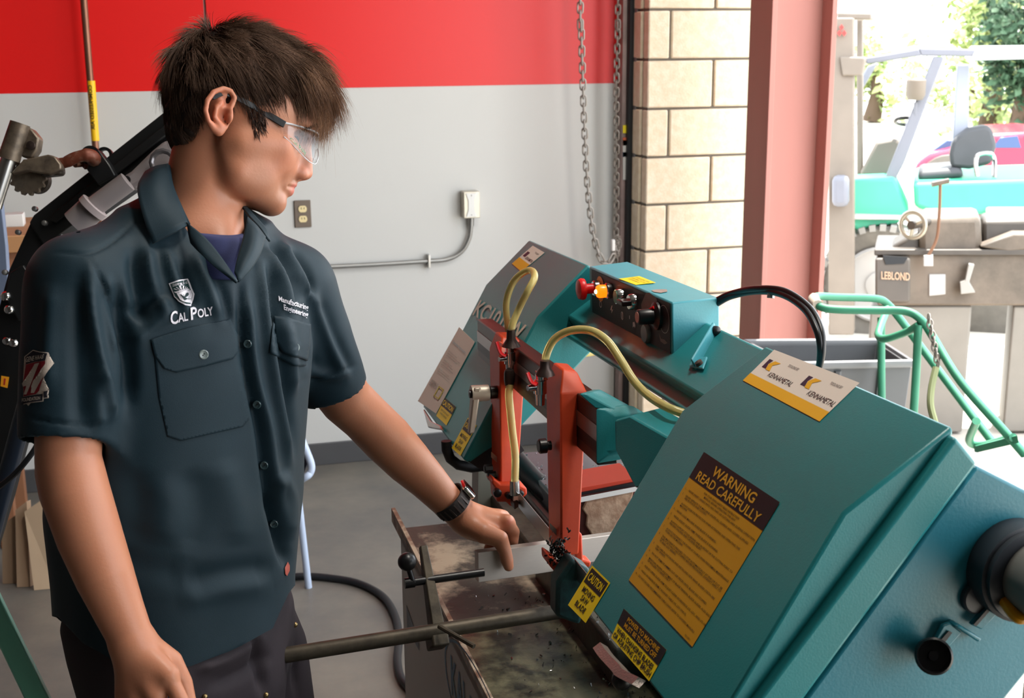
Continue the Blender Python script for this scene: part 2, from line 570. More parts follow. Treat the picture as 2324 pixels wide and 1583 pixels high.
# ------------------------------------------------------------------ horizontal band saw
M_teal = mat('teal_machine_enamel', (36, 124, 128), rough=0.34, var=0.06, vscale=5, bump=0.10, bscale=420)
M_tealbox = mat('teal_machine_enamel_box', (64, 146, 158), rough=0.4, var=0.08, vscale=9, bump=0.1, bscale=300)
M_tealdk = mat('teal_machine_enamel_oily', (30, 74, 76), rough=0.45, rgb2=(18, 34, 36), vscale=14, v2=(0.42, 0.66), bump=0.2, bscale=90)
M_orange = mat('orange_guide_enamel', (208, 70, 28), rough=0.45, rgb2=(188, 58, 30), vscale=10, v2=(0.35, 0.7), bump=0.06, bscale=200)
M_bar = mat('oiled_dark_steel', (74, 62, 58), rough=0.38, metal=0.75, var=0.15, vscale=12)
M_stripe = mat('ground_way', (150, 138, 134), rough=0.3, metal=0.8, var=0.08)
M_iron = mat('worn_iron', (82, 74, 62), rough=0.5, metal=0.5, rgb2=(56, 50, 42), vscale=22, v2=(0.4, 0.65), bump=0.2, bscale=120)
M_hose = mat('amber_vinyl_hose', (226, 210, 138), rough=0.16, trans=0.5, ior=1.3, sss=0.0)
M_paper = mat('paper_label', (214, 204, 192), rough=0.6, var=0.02)
M_ylw = mat('label_yellow', (236, 204, 16), rough=0.45, var=0.03, vscale=20)
M_amber = mat('label_amber', (204, 148, 20), rough=0.5, var=0.04, vscale=16)
M_ink = mat('label_ink', (24, 24, 28), rough=0.5)
M_redp = mat('red_plastic', (206, 22, 26), rough=0.32)
M_chrome = mat('chrome', (215, 215, 215), rough=0.14, metal=1.0)
M_lever = mat('cast_alloy', (178, 168, 154), rough=0.45, metal=0.5, var=0.05)
M_blk = mat('black_plastic', (18, 18, 20), rough=0.35)

DS = 1.0833
DN = 1.2*DS; DF = 2.628*DS
pN = P(1915, 1163, DN); pF = P(1102, 647, DF); pT = P(2163, 967, DN); pB = P(1663, 1583, DN*1.011)
ay = (pF-pN).normalized()                      # along the bow, towards the far end
_e = lambda x, y: onplane(x, y, pN, ay)
pT, pB = _e(2163, 967), _e(1663, 1583)
n1 = (pB-pN).cross(ay).normalized()
if n1.dot(CAM-pN) < 0: n1 = -n1                # outward normals
n2 = (pT-pN).cross(ay).normalized()
if n2.dot(CAM-pN) < 0: n2 = -n2
def f1(x, y, off=0.0): return onplane(x, y, pN+n1*off, n1)
def f2(x, y, off=0.0): return onplane(x, y, pN+n2*off, n2)
nE = -ay                                       # end faces look towards the camera
def fe(x, y, off=0.0, p0=None): return onplane(x, y, (p0 or pN)+nE*off, nE)
axh = Vector((1, 0, 0)); axh = (axh - ay*axh.dot(ay)).normalized()   # across the saw, away from the operator
azv = axh.cross(ay).normalized()
if azv.z < 0: azv = -azv

saw = empty('band_saw', (0.75, 1.9, 0), 'teal horizontal band saw with orange guide arms and yellow warning labels', 'band saw')

# --- near (drive) wheel housing
Tn, Nn, Bn = fe(2163, 967), pN, fe(1592, 1702)
Ln = (f1(1548, 930)-pN).dot(ay)
S1, S2 = fe(2166, 986), fe(1640, 1683)
h = MB().prism([Tn, Nn, Bn, S2, S1], ay*Ln)
h.build('drive_housing', M_teal, saw, bevel=0.004)
# seam, then the proud rim and the big end plate with the gearbox
L1, L2 = fe(2168, 990), fe(1646, 1682)
R1, R2 = fe(2221, 1052, 0.012), fe(1756, 1682, 0.012)
mb = MB().prism([fe(2170, 990, 0.012), fe(1650, 1682, 0.012), R2, R1], ay*(Ln*0.98))
mb.build('housing_rim', M_teal, saw, bevel=0.005, seg=3)
mb = MB().prism([fe(2216, 1056), fe(1752, 1690), fe(2190, 1700), fe(2560, 1245), fe(2530, 1215)], ay*(Ln*0.96))
mb.build('end_plate', mat('teal_enamel_skylit', (36, 116, 132), rough=0.36, var=0.05, vscale=4, bump=0.12, bscale=260), saw, bevel=0.004)  # same teal enamel, tinted bluer for the sky light it reflects

# --- far (idler) wheel housing
pF2 = f1(1220, 719)
def ff(x, y, off=0.0): return fe(x, y, off, pF2)
Lf = (pF-pF2).dot(ay)
endf = [ff(1335, 600), ff(1220, 719), ff(1051, 1043), ff(1068, 1052), ff(1176, 975), ff(1344, 796), ff(1425, 690)]
MB().prism(endf, ay*Lf).build('idler_housing', M_teal, saw, bevel=0.004)
n1f = (ff(1051, 1043)-pF2).cross(ay).normalized()
if n1f.dot(CAM-pF2) < 0: n1f = -n1f
n2f = (ff(1335, 600)-pF2).cross(ay).normalized()
if n2f.dot(CAM-pF2) < 0: n2f = -n2f
def g1(x, y, off=0.0): return onplane(x, y, pF2+n1f*off, n1f)
def g2(x, y, off=0.0): return onplane(x, y, pF2+n2f*off, n2f)
# slim return under the idler housing with bearing block
mb = MB().prism([ff(1062, 1046), ff(1166, 985), ff(1190, 1022), ff(1110, 1078)], ay*0.2)
mb.build('blade_exit_guard', M_black, saw)
MB().tube([onplane(x, y, pF2+ay*0.12, ay) for x, y in ((1013, 1000), (1014, 1020), (1022, 1040), (1040, 1054), (1070, 1060), (1100, 1056))], 0.011, 10).build('guard_tube', M_black, saw)
# bottom catches of the idler door
MB().prism([g1(966, 930, .002), g1(984, 958, .002), g1(1006, 968, .002), g1(1010, 978, .002), g1(978, 972, .002)], n1f*0.008).build('door_catch', M_steel, saw, bevel=0.002)

# --- the beam that joins the housings
rB = -0.035
def fb(x, y, o=0.0): return f2(x, y, rB+o)
q = [fb(1290, 583), fb(1790, 815), fb(1640, 929), fb(1210, 672)]
MB().prism(q, -n2*0.06).build('bow_beam', M_teal, saw, bevel=0.006)
def fb2(x, y): return f2(x, y, rB-0.022)
q = [fb2(1230, 665), fb2(1640, 905), fb2(1600, 960), fb2(1255, 740)]
MB().prism(q, -n2*0.012).build('beam_flange', M_teal, saw, bevel=0.003)

# --- control box
cb = saw
A, B, C, D = P(1337, 604, 2.2*DS), P(1525, 686, 1.826*DS), P(1526, 817, 1.842*DS), P(1338, 713, 2.213*DS)
E, G = P(1425, 593, 2.245*DS), P(1633, 675, 1.868*DS)
D = A + (C-B)*0.99
Hh = G+(C-B)*0.8; Ii = E+(D-A)*0.8
MB().loftpoly([A, B, C, D], [E, G, Hh, Ii]).build('control_box', M_tealbox, saw, bevel=0.003)
nP = (B-A).cross(D-A).normalized()
if nP.dot(CAM-A) < 0: nP = -nP
pq = quadmap([A, B, C, D])
def onpan(x, y, o=0.0): return onplane(x, y, A+nP*o, nP)
panel = MB().add([pq(.04, .04)+nP*.001, pq(.985, .03)+nP*.001, pq(.985, .97)+nP*.001, pq(.04, .96)+nP*.001], [(0, 1, 2, 3)]).build('control_panel', mat('panel_black', (30, 32, 38), 0.5), saw)
# worn patches where the panel print is gone
M_worn = mat('panel_worn_bare', (128, 118, 114), 0.55, var=0.1, vscale=60)
MB().add([onpan(x, y, .0016) for x, y in ((1466, 664), (1474, 664), (1489, 675), (1493, 688), (1486, 700), (1470, 704), (1456, 706), (1455, 690))], [tuple(range(8))]).build('worn_patch', M_worn, saw)
MB().add([onpan(x, y, .0016) for x, y in ((1495, 755), (1500, 768), (1508, 770), (1515, 778), (1508, 781), (1499, 774))], [tuple(range(6))]).build('worn_patch', M_worn, saw)
M_sym = mat('panel_symbols', (205, 203, 205), 0.5)
def ring_on(cx, cy, r0, r1, m_, name, o=0.0016, a0=0, a1=360, n=28):
    c = onpan(cx, cy, o); ux = (B-A).normalized(); uy = (D-A).normalized()
    vs, fs = [], []
    for k in range(n+1):
        a = math.radians(a0+(a1-a0)*k/n)
        d_ = ux*math.cos(a)+uy*math.sin(a)
        vs += [c+d_*r0, c+d_*r1]
    for k in range(n): fs.append((2*k, 2*k+1, 2*k+3, 2*k+2))
    return MB().add(vs, fs).build(name, m_, saw)
ring_on(1363, 690, .0045, .0065, M_sym, 'stop_symbol')
mb = MB()
mb.add([onpan(x, y, .0016) for x, y in ((1388, 693), (1390, 693), (1388, 702), (1391, 702), (1388, 711), (1386, 711), (1388, 704), (1385, 704))], [(0, 1, 2, 7), (2, 3, 4, 6)])
mb.build('power_symbol', M_sym, saw)
ring_on(1412, 716, .0062, .0074, M_sym, 'start_symbol')
MB().add([onpan(x, y, .0016) for x, y in ((1411, 708), (1413, 709), (1413, 724), (1411, 723))], [(0, 1, 2, 3)]).build('start_bar', M_sym, saw)
MB().add([onpan(x, y, .0016) for x, y in ((1428, 715), (1429.5, 716), (1429.5, 724), (1428, 723))], [(0, 1, 2, 3)]).build('start_bar', M_sym, saw)
MB().add([onpan(x, y, .0016) for x, y in ((1436, 731), (1440, 730), (1442, 738), (1441, 744), (1439, 740), (1436, 743))], [(0, 1, 2, 3, 4, 5)]).build('motor_symbol', M_sym, saw)
ring_on(1507, 724, .022, .0228, M_sym, 'dial_scale')
# emergency stop
def knob(name, x, y, prof, m_, parent=None):
    return MB().lathe(onpan(x, y), nP, prof, 24).build(name, m_, parent or saw)
ring_on(1362, 655, .012, .0235, mat('estop_ring', (226, 158, 30), 0.45), 'stop_ring', .0018)
es = knob('stop_button', 1362, 653, [(.0095, 0), (.0095, .03), (.0195, .031), (.0205, .036), (.018, .042), (.010, .0445), (.0, .045)], M_redp)
MB().lathe(onpan(1362, 653), nP, [(.0145, 0), (.0145, .012), (.0125, .014)], 24).build('chrome_collar', M_chrome, es)
# lit amber lamp
lp = knob('pilot_lamp', 1389, 659, [(.0135, 0), (.0145, .004), (.0145, .011), (.0125, .013)], M_chrome)
M_lamp = mat('lit_amber_lens', (255, 90, 10), 0.25, emit=(255, 104, 8), estr=2.4)
MB().lathe(onpan(1389, 659), nP, [(.0115, .012), (.012, .024), (.0105, .028), (.004, .030), (0, .030)], 20).build('lens', M_lamp, lp)
MB().ball(onpan(1389, 659)+nP*.0295, .0042, 10, 8).build('bulb_glow', mat('lamp_core', (255, 230, 160), 0.3, emit=(255, 226, 150), estr=8), lp)
# green start button
sbn = knob('start_button', 1415, 672, [(.0145, 0), (.0145, .004), (.0135, .012), (.0125, .0145)], M_chrome)
MB().lathe(onpan(1415, 672), nP, [(.0115, .012), (.0115, .0155), (0, .0155)], 20).build('button_cap', mat('green_button', (24, 130, 100), 0.4), sbn)
# selector
sl = knob('selector_switch', 1444, 684, [(.0145, 0), (.0145, .004), (.0135, .012), (.012, .014)], M_chrome)
c = onpan(1444, 684)+nP*.022
MB().box(c, .009, .030, .018, (B-A).normalized().cross(nP).normalized(), (B-A).normalized(), nP).build('selector_grip', M_blk, sl, bevel=.002)
# speed knob and dial
kn = knob('speed_knob', 1494, 716, [(.024, 0), (.023, .006), (.018, .009), (.013, .011), (.0125, .034), (.011, .036)], M_blk)
MB().lathe(onpan(1494, 716), nP, [(.009, .0355), (.009, .037), (0, .037)], 20).build('knob_cap', mat('pink_cap', (206, 140, 126), 0.5), kn)
MB().tube([onpan(1452, 706, .01), onpan(1462, 708, .014), onpan(1472, 704, .016), onpan(1484, 697, .01)], .0028, 8).build('red_wire', M_redp, saw)
bl = knob('blank_plug', 1471, 756, [(.0165, 0), (.0165, .005), (.0145, .008), (.0, .0085)], mat('zinc_plug', (130, 132, 132), .35, metal=.7))
# yellow sticker on the box lid
nL = (B-A).cross(E-A).normalized()
if nL.z < 0: nL = -nL
def onlid(x, y, o=0.0): return onplane(x, y, A+nL*o, nL)
q = [onlid(1404, 632, .0008), onlid(1451, 626, .0008), onlid(1489, 641, .0008), onlid(1443, 646, .0008)]
st = MB().add(q, [(0, 1, 2, 3)]).build('lid_sticker', M_ylw, saw)
lq = [q[3], q[2], q[1], q[0]]
lq = [q[0], q[1], q[2], q[3]]
lettering('lettering', [q[1], q[2], q[3], q[0]], [('CAUTION: DISCONNECT POWER', .1, .3, .10, .8, 'L', .01), ('BEFORE OPENING THIS COVER', .1, .5, .10, .8, 'L', .01), ('SEE OWNERS MANUAL', .2, .7, .10, .6, 'L', .01)], mat('brown_ink', (140, 112, 20), .5), st, nL*.0006)
MB().add([onlid(x, y, .0008) for x, y in ((1478, 658), (1492, 656), (1513, 656), (1515, 661), (1500, 664), (1484, 662))], [tuple(range(6))]).build('lid_scuff', mat('lid_scuff_bare', (150, 128, 118), .6, var=.15, vscale=80), saw)
# strap that holds the box to the beam
t0, t1 = P(1620, 746, 1.965), fb(1572, 828, .008)
dr = (t1-t0).normalized(); nb = (G-B).cross(C-B).normalized()
if nb.dot(CAM-B) < 0: nb = -nb
sd = dr.cross(nb).normalized()
ww = .011
strap = MB().prism([t0-sd*ww-dr*.004, t0+sd*ww-dr*.004, t1+sd*ww, t1-sd*ww], nb*.005).build('box_strap', M_tealbox, saw, bevel=.002)
MB().lathe(t0+nb*.004+dr*.004, nb, [(.008, 0), (.008, .006), (.004, .009), (0, .0092)], 12).build('bolt', M_blk, strap)
MB().prism([fb(1573, 818, .002), fb(1608, 812, .002), fb(1598, 840, .002), fb(1566, 834, .002)], n2*.004).build('strap_foot', M_tealbox, saw, bevel=.002)
MB().lathe(fb(1588, 826, .006), n2, [(.006, 0), (.006, .005), (0, .007)], 10).build('bolt', mat('rusty_bolt', (84, 66, 58), .6, metal=.4), saw)
# black power cables looping off the back of the box
def cab(pts, r, name='power_cable'): return MB().tube(spline([P(x, y, d) for x, y, d in pts], 8), r, 10).build(name, M_blk, saw)
cab([(1625, 690, 2.03), (1660, 672, 2.0), (1720, 661, 1.94), (1775, 668, 1.88), (1825, 700, 1.82), (1852, 745, 1.78), (1862, 790, 1.77), (1858, 850, 1.78)], .0052)
cab([(1625, 682, 2.03), (1660, 666, 2.0), (1715, 655, 1.94), (1780, 660, 1.88), (1835, 696, 1.82), (1862, 745, 1.78), (1866, 795, 1.77), (1856, 850, 1.78)], .0052)
MB().tube([P(1751, 652, 1.91), P(1749, 676, 1.91)], .006, 8).build('cable_tie', M_steel, saw)

# --- guide bar and its bracket
BF, BNr = 2.664, 1.890
g = [P(1083, 724, BF), P(1085, 809, BF), P(1356, 1056, BNr), P(1356, 927, BNr)]
gm = MB().prism(g, axh*.032).build('guide_bar', M_bar, saw, bevel=.002)
gq = quadmap([g[0], g[3], g[2], g[1]])
ngb = (g[1]-g[0]).cross(g[3]-g[0]).normalized()
if ngb.dot(CAM-g[0]) < 0: ngb = -ngb
def strip(v0, v1, m_, nm, o=.0012):
    return MB().prism([gq(0.0, v0)+ngb*o, gq(1, v0)+ngb*o, gq(1, v1)+ngb*o, gq(0, v1)+ngb*o], -ngb*.003).build(nm, m_, gm)
strip(.30, .58, M_stripe, 'ground_way')
strip(.58, .80, mat('deep_oiled_steel', (40, 36, 38), .4, metal=.6), 'lower_way', .0006)
def px(pts, d): return [P(x, y, d) for x, y in pts]
MB().prism(px([(1352, 926), (1372, 930), (1396, 944), (1396, 1022), (1380, 1025), (1379, 1034), (1352, 1053)], 1.735*DS), axh*.05+ay*.01).build('bar_clamp', M_teal, saw, bevel=.002)
MB().prism(px([(1312, 893), (1330, 893), (1394, 928), (1396, 946), (1372, 931), (1350, 926)], 1.74*DS), axh*.03+ay*.02).build('bar_cap', M_teal, saw, bevel=.002)
gp = [P(1394, 953, 1.70*DS), P(1431, 943, 1.69*DS), P(1520, 993, 1.62*DS), P(1470, 1100, 1.62*DS), P(1442, 1108, 1.65*DS), P(1396, 1021, 1.70*DS)]
MB().prism(gp, axh*.06+ay*.03).build('bracket_arm', M_teal, saw, bevel=.003)

# --- orange guide arms
def arm(name, mid_x, y_top, y_bot, d, wx, wy, wxb, wyb, chm, label=None):
    """mid_x: the near-left corner edge"""
    t = P(mid_x[0], y_top, d*DS); b = P(mid_x[1], y_bot, d*DS)
    hz = (t-b)
    def ring(c, a, bb): return [c, c+axh*a, c+axh*a+ay*bb, c+ay*bb]
    mb = MB()
    top = t+hz.normalized()*0.0
    up = hz.normalized()
    # chamfered head: full ring a little below the top, smaller ring at the top
    k = chm
    r0 = ring(b, wxb, wyb); r1 = ring(t, wx, wy)
    r2 = [t+up*k+axh*(k*.35)+ay*(k*.75), t+up*(k*.8)+axh*(wx-k*.25)+ay*(k*.75), t+up*k*.9+axh*(wx-k*.25)+ay*(wy-k*.2), t+up*k+axh*(k*.35)+ay*(wy-k*.2)]
    rings = [r0, r1, r2]
    vs = [p for r in rings for p in r]; fs = [(3, 2, 1, 0), (8, 9, 10, 11)]
    for i in range(2):
        for j in range(4):
            fs.append((i*4+j, i*4+(j+1) % 4, i*4+4+(j+1) % 4, i*4+4+j))
    mb.add(vs, fs)
    return mb.build(name, M_orange, saw, bevel=.003), t, b
armF, tF, bF = arm('guide_arm', (1134, 1136), 808, 1100, 2.20, .052, .085, .034, .07, .032)
armN, tN, bN = arm('guide_arm', (1272, 1273), 893, 1262, 1.83, .044, .085, .030, .07, .033)
# fin behind the far arm
MB().prism([P(1163, 905, 2.26*DS), P(1186, 903, 2.26*DS), P(1172, 990, 2.26*DS), P(1160, 1000, 2.26*DS)], ay*.01).build('arm_fin', M_orange, saw)
# clamp lever on the far arm
c0 = P(1126, 889, 2.222*DS); ox = -axh
lv = MB().lathe(c0, ox, [(.0125, -.004), (.0125, .012), (.0105, .013), (.0105, .015)], 16).build('clamp_lever', M_blk, saw)
mb = MB().lathe(c0+ox*.015, ox, [(.0155, 0), (.0165, .03), (.016, .034)], 20)
mb.build('lever_hub', M_lever, lv)
hub = c0+ox*.042
MB().lathe(c0+ox*.049, ox, [(.008, 0), (.008, .004), (0, .005)], 12).build('lever_screw', M_blk, lv)
e = P(1069, 982, 2.222*DS)
dl = (e-hub).normalized()
sl_ = dl.cross(ox).normalized()
MB().loftpoly([hub-sl_*.016-ox*.008-dl*.014, hub+sl_*.016-ox*.008-dl*.014, hub+sl_*.016+ox*.006-dl*.014, hub-sl_*.016+ox*.006-dl*.014],
              [e-sl_*.007-ox*.006, e+sl_*.007-ox*.006, e+sl_*.007+ox*.006, e-sl_*.007+ox*.006]).build('lever_arm', M_lever, lv, bevel=.003)
# black knob on the near arm
c0 = P(1250, 1010, 1.862*DS)
MB().lathe(c0, ox, [(.008, 0), (.0075, .006), (.012, .008), (.012, .019), (.010, .021)], 14).build('guide_knob', M_blk, saw)
# small bolts low on the far arm
for (x, y) in ((1112, 1064), (1120, 1080)):
    MB().lathe(P(x+5, y-2, 2.222*DS), ox, [(.009, 0), (.009, .014), (.006, .016)], 8).build('guide_bolt', M_blk, saw)
# rating tags on the arms
for (pts, d) in (([(1116, 1025), (1128, 1036), (1128, 1048), (1116, 1037)], 2.222), ([(1249, 1187), (1266, 1203), (1266, 1216), (1250, 1199)], 1.851)):
    MB().prism(px(pts, d*DS), ox*.0012).build('rating_tag', mat('alloy_tag', (170, 150, 142), .4, metal=.5), saw)
# blade guide blocks
def blk(pts, d, dep, nm, m_, bev=.003):
    return MB().prism(px(pts, d*DS), ay*dep).build(nm, m_, saw, bevel=bev)
blk([(1120, 1085), (1136, 1098), (1180, 1100), (1196, 1107), (1197, 1122), (1184, 1132), (1176, 1132), (1176, 1140), (1160, 1150), (1150, 1139), (1128, 1139), (1126, 1110), (1116, 1096)], 2.185, .05, 'guide_block', M_orange)
for (x, y, r) in ((1128, 1117, .008), (1153, 1123, .006), (1181, 1118, .006)):
    MB().lathe(P(x, y, 2.182*DS), -ay, [(r, -.004), (r, .006), (r*.6, .008), (0, .008)], 12).build('guide_bolt', M_blk, saw)
blk([(1165, 1121), (1178, 1121), (1178, 1142), (1165, 1150)], 2.165, .03, 'carbide_insert', M_steel, .001)
blk([(1167, 1141), (1177, 1138), (1177, 1150), (1168, 1156)], 2.155, .03, 'carbide_insert', M_bar, .001)
blk([(1247, 1262), (1272, 1279), (1276, 1292), (1262, 1300), (1248, 1285)], 1.82, .05, 'guide_block', M_orange)
blk([(1311, 1205), (1322, 1212), (1324, 1270), (1343, 1274), (1340, 1287), (1300, 1290), (1306, 1262)], 1.85, .03, 'guide_block', M_orange)
# blade: full band between the housings, level in the cut
bl0, bl1 = P(1168, 1139, 2.20*DS), P(1290, 1292, 1.83*DS)
dbl = (bl0-bl1).normalized()
blade = MB()
pa, pb_ = bl1-dbl*.32, bl0+dbl*.22
blade.prism([pa, pb_, pb_+azv*.030, pa+azv*.030], axh*.0012)
blade.build('saw_blade', M_steel, saw)
# chips and swarf packed round the near guide
random.seed(11)
sw = MB()
for i in range(150):
    a, b_ = random.gauss(1266, 11), random.gauss(1250, 20)
    c = P(a, b_, (1.817-.004*random.random())*DS)
    s = random.uniform(.0012, .0034)
    sw.box(c, s*2, s, s*.7, Vector((random.random()-.5, random.random()-.5, random.random()-.5)).normalized(), Vector((random.random()-.5, random.random()-.5, 1)).normalized(), Vector((1, random.random(), random.random())).normalized())
o = sw.build('packed_swarf', mat('wet_swarf', (46, 44, 42), .25, metal=.6, var=.4, vscale=200), saw); o['kind'] = 'stuff'

# --- coolant hoses and valves
def hose(pts, r, nm='coolant_hose'):
    return MB().tube(spline([P(x, y, d*DS) for x, y, d in pts], 8), r, 12).build(nm, M_hose, saw)
hose([(1159, 772, 2.165), (1162, 740, 2.16), (1178, 700, 2.16), (1198, 660, 2.14), (1213, 630, 2.15), (1208, 615, 2.18), (1190, 617, 2.2), (1165, 640, 2.22), (1150, 680, 2.24), (1150, 720, 2.27), (1160, 765, 2.32), (1185, 784, 2.36), (1220, 800, 2.36), (1262, 804, 2.34), (1310, 804, 2.32), (1352, 799, 2.34)], .0068)
hose([(1157, 872, 2.165), (1155, 895, 2.165), (1158, 930, 2.16), (1163, 980, 2.16), (1169, 1030, 2.155), (1169, 1070, 2.15), (1167, 1108, 2.15)], .0075)
hose([(1237, 836, 1.852), (1240, 805, 1.86), (1258, 770, 1.85), (1295, 750, 1.83), (1340, 750, 1.81), (1378, 773, 1.79), (1408, 815, 1.77), (1440, 865, 1.75), (1475, 900, 1.72), (1515, 924, 1.68), (1552, 938, 1.67)], .0066)
def valve(x, y, d, lev, nm='coolant_valve'):
    c = P(x, y, d*DS)
    v = MB().lathe(c, Vector((0, 0, 1)), [(.007, -.03), (.008, -.012), (.0105, -.011), (.0105, .011), (.008, .012), (.008, .02)], 12).build(nm, M_chrome, saw)
    s = MB().tube([c, c+ox*.022-ay*.004], [.007, .005], 10).build('valve_stem', M_chrome, v)
    pts = [P(a, b, d*DS-.01) for a, b in lev]
    MB().tube(spline(pts, 4), [.006]*(len(spline(pts, 4))), 8, flat=.5).build('valve_lever', M_redp, v)
    return c
vc = valve(1157, 812, 2.165, [(1148, 808), (1136, 800), (1127, 775)])
MB().lathe(P(1160, 783, 2.165*DS), Vector((0, 0, 1)), [(.018, -.002), (.014, .004), (.009, .012), (.008, .03)], 14).build('hose_collar', M_bar, saw)
MB().prism(px([(1140, 780), (1170, 790), (1172, 796), (1138, 786)], 2.165*DS), ay*.03).build('valve_shelf', M_orange, saw)
MB().lathe(P(1156, 862, 2.165*DS), Vector((0, 0, 1)), [(.0085, -.01), (.010, 0), (.010, .014), (.008, .02)], 12).build('hose_collar', M_bar, saw)
valve(1226, 877, 1.855, [(1218, 873), (1206, 866), (1197, 845)])
MB().lathe(P(1237, 845, 1.852*DS), Vector((0, 0, 1)), [(.016, -.004), (.013, .003), (.009, .008), (.008, .02)], 14).build('hose_collar', M_bar, saw)
MB().prism(px([(1222, 846), (1238, 852), (1244, 862), (1236, 862), (1222, 851)], 1.852*DS), ay*.02).build('valve_shelf', M_orange, saw)
MB().lathe(P(1168, 1108, 2.15*DS), Vector((0, 0, 1)), [(.009, -.012), (.0095, 0), (.009, .016)], 12).build('hose_collar', M_chrome, saw)

# --- gearmotor on the end plate
mc = fe(2292, 1282)
nm_ = nE
md = (nE*0.97+axh*.0).normalized()
MB().lathe(mc, md, [(.054, 0), (.054, .028), (.050, .029), (.050, .036)], 40).build('motor_flange', mat('motor_black', (48, 52, 58), .42, var=.05), saw)
def fm(off, x, y): return fe(x, y, off)
m2 = MB().lathe(mc+axh*.006, md, [(.040, .034), (.041, .04), (.041, .13), (.036, .136)], 36).build('gear_motor', mat('motor_grey', (116, 116, 112), .5, var=.04), saw)
# nameplate on the motor shell, facing the operator side
vdir = (CAM-mc).normalized()
up_ = Vector((0, 0, 1))
side = (vdir - md*vdir.dot(md)).normalized()
c1 = mc+axh*.006+md*.085
tt = md.cross(side).normalized()
q = []
for (a, b) in ((-.02, -.030), (-.02, .030), (.02, .030), (.02, -.030)):
    ang = b/.0415+.55
    q.append(c1+md*a+(side*math.cos(ang)+tt*math.sin(ang))*.0418)
MB().add(q, [(0, 1, 2, 3)]).build('motor_nameplate', M_ink, m2)
mb = MB().lathe(fe(2212, 1352), md, [(.018, -.01), (.018, .006), (.016, .008)], 20)
mb.build('motor_boss', mat('motor_black', (0, 0, 0)), saw)
# sliding bracket, yellow handle, black thumb knob
M_tl2 = mat('teal_enamel_skylit', (0, 0, 0))
mb = MB().prism([fe(2262, 1338, .004), fe(2290, 1352, .004), fe(2222, 1424, .004), fe(2196, 1412, .004)], nE*.006)
br = mb.build('slide_bracket', M_tl2, saw, bevel=.0015)
MB().prism([fe(2250, 1368, .012), fe(2256, 1372, .012), fe(2214, 1420, .012), (fe(2208, 1416, .012))], nE*.0012).build('slot', M_ink, br)
MB().prism([fe(2148, 1408, .0), fe(2158, 1404, .0), fe(2210, 1436, .0), fe(2202, 1444, .0)], nE*.016).build('slide_lug', M_tl2, saw, bevel=.002)
mb = MB().prism([fe(2134, 1414, .004), fe(2150, 1408, .004), fe(2176, 1430, .004), fe(2130, 1482, .004), fe(2104, 1468, .004)], nE*.006)
br2 = mb.build('slide_bracket', M_tl2, saw, bevel=.0015)
MB().prism([fe(2152, 1430, .011), fe(2160, 1434, .011), fe(2134, 1468, .011), fe(2124, 1462, .011)], nE*.0012).build('slot', M_ink, br2)
kc = fe(2112, 1482, .004)
kb = (P(2142, 1508, DN*.93)-kc).normalized()
MB().lathe(kc, kb, [(.0115, 0), (.0115, .016), (.010, .018), (.0185, .021), (.0195, .042), (.0175, .044), (.0165, .042), (.0155, .034), (.006, .034), (.005, .038), (0, .038)], 28).build('thumb_knob', M_blk, saw)
hd = [fe(2262, 1352, .012), fe(2275, 1356, .03), fe(2300, 1392, .05), fe(2316, 1402, .055), fe(2338, 1392, .05), fe(2352, 1360, .03)]
MB().tube(spline(hd, 5), .0075, 8, flat=.7).build('yellow_handle', mat('yellow_handle_plastic', (214, 150, 18), .4), saw)
# door latch on the lower edge of the drive housing
mb = MB().tube(spline([f1(1362, 1468, .012), f1(1376, 1488, .016), f1(1404, 1518, .018), f1(1414, 1530, .018), f1(1450, 1548, .015)], 4), .0095, 4, flat=.7)
lt = mb.build('latch_handle', mat('hammered_alloy', (150, 140, 136), .35, metal=.8, bump=.5, bscale=300), saw)
MB().ball(f1(1412, 1542, .008), .013, 10, 8).build('latch_boss', M_blk, lt)

# --- labels
def label(nm, q, m_, off=.0008): return MB().add([p for p in q], [(0, 1, 2, 3)]).build(nm, m_, saw)
q = [f1(1598, 1025, .0008), f1(1770, 1139, .0008), f1(1571, 1467, .0008), f1(1427, 1315, .0008)]
ws = label('warning_label', q, M_amber)
patch('header', q, [[(0, 0), (1, 0), (1, .196), (0, .196)]], M_ink, ws, n1*.0003)
lettering('header_lettering', q, [('WARNING', .5, .098, .065, .56, 'C', .02), ('READ CAREFULLY', .5, .18, .06, .84, 'C', .015)], mat('amber_print', (214, 160, 40), .5), ws, n1*.0007)
L = []
def ln(num, y, *t):
    L.append((num, .035, y, .0125, None, 'L', .008))
    for i, s in enumerate(t): L.append((s, .085, y+i*.021, .0125, len(s)*.0137, 'L', .008))
L.append(('FOR YOUR OWN SAFETY READ INSTRUCTION', .5, .228, .0125, .48, 'C', .008))
L.append(('MANUAL BEFORE OPERATING THIS SAW', .5, .25, .0125, .43, 'C', .008))
yy = .275
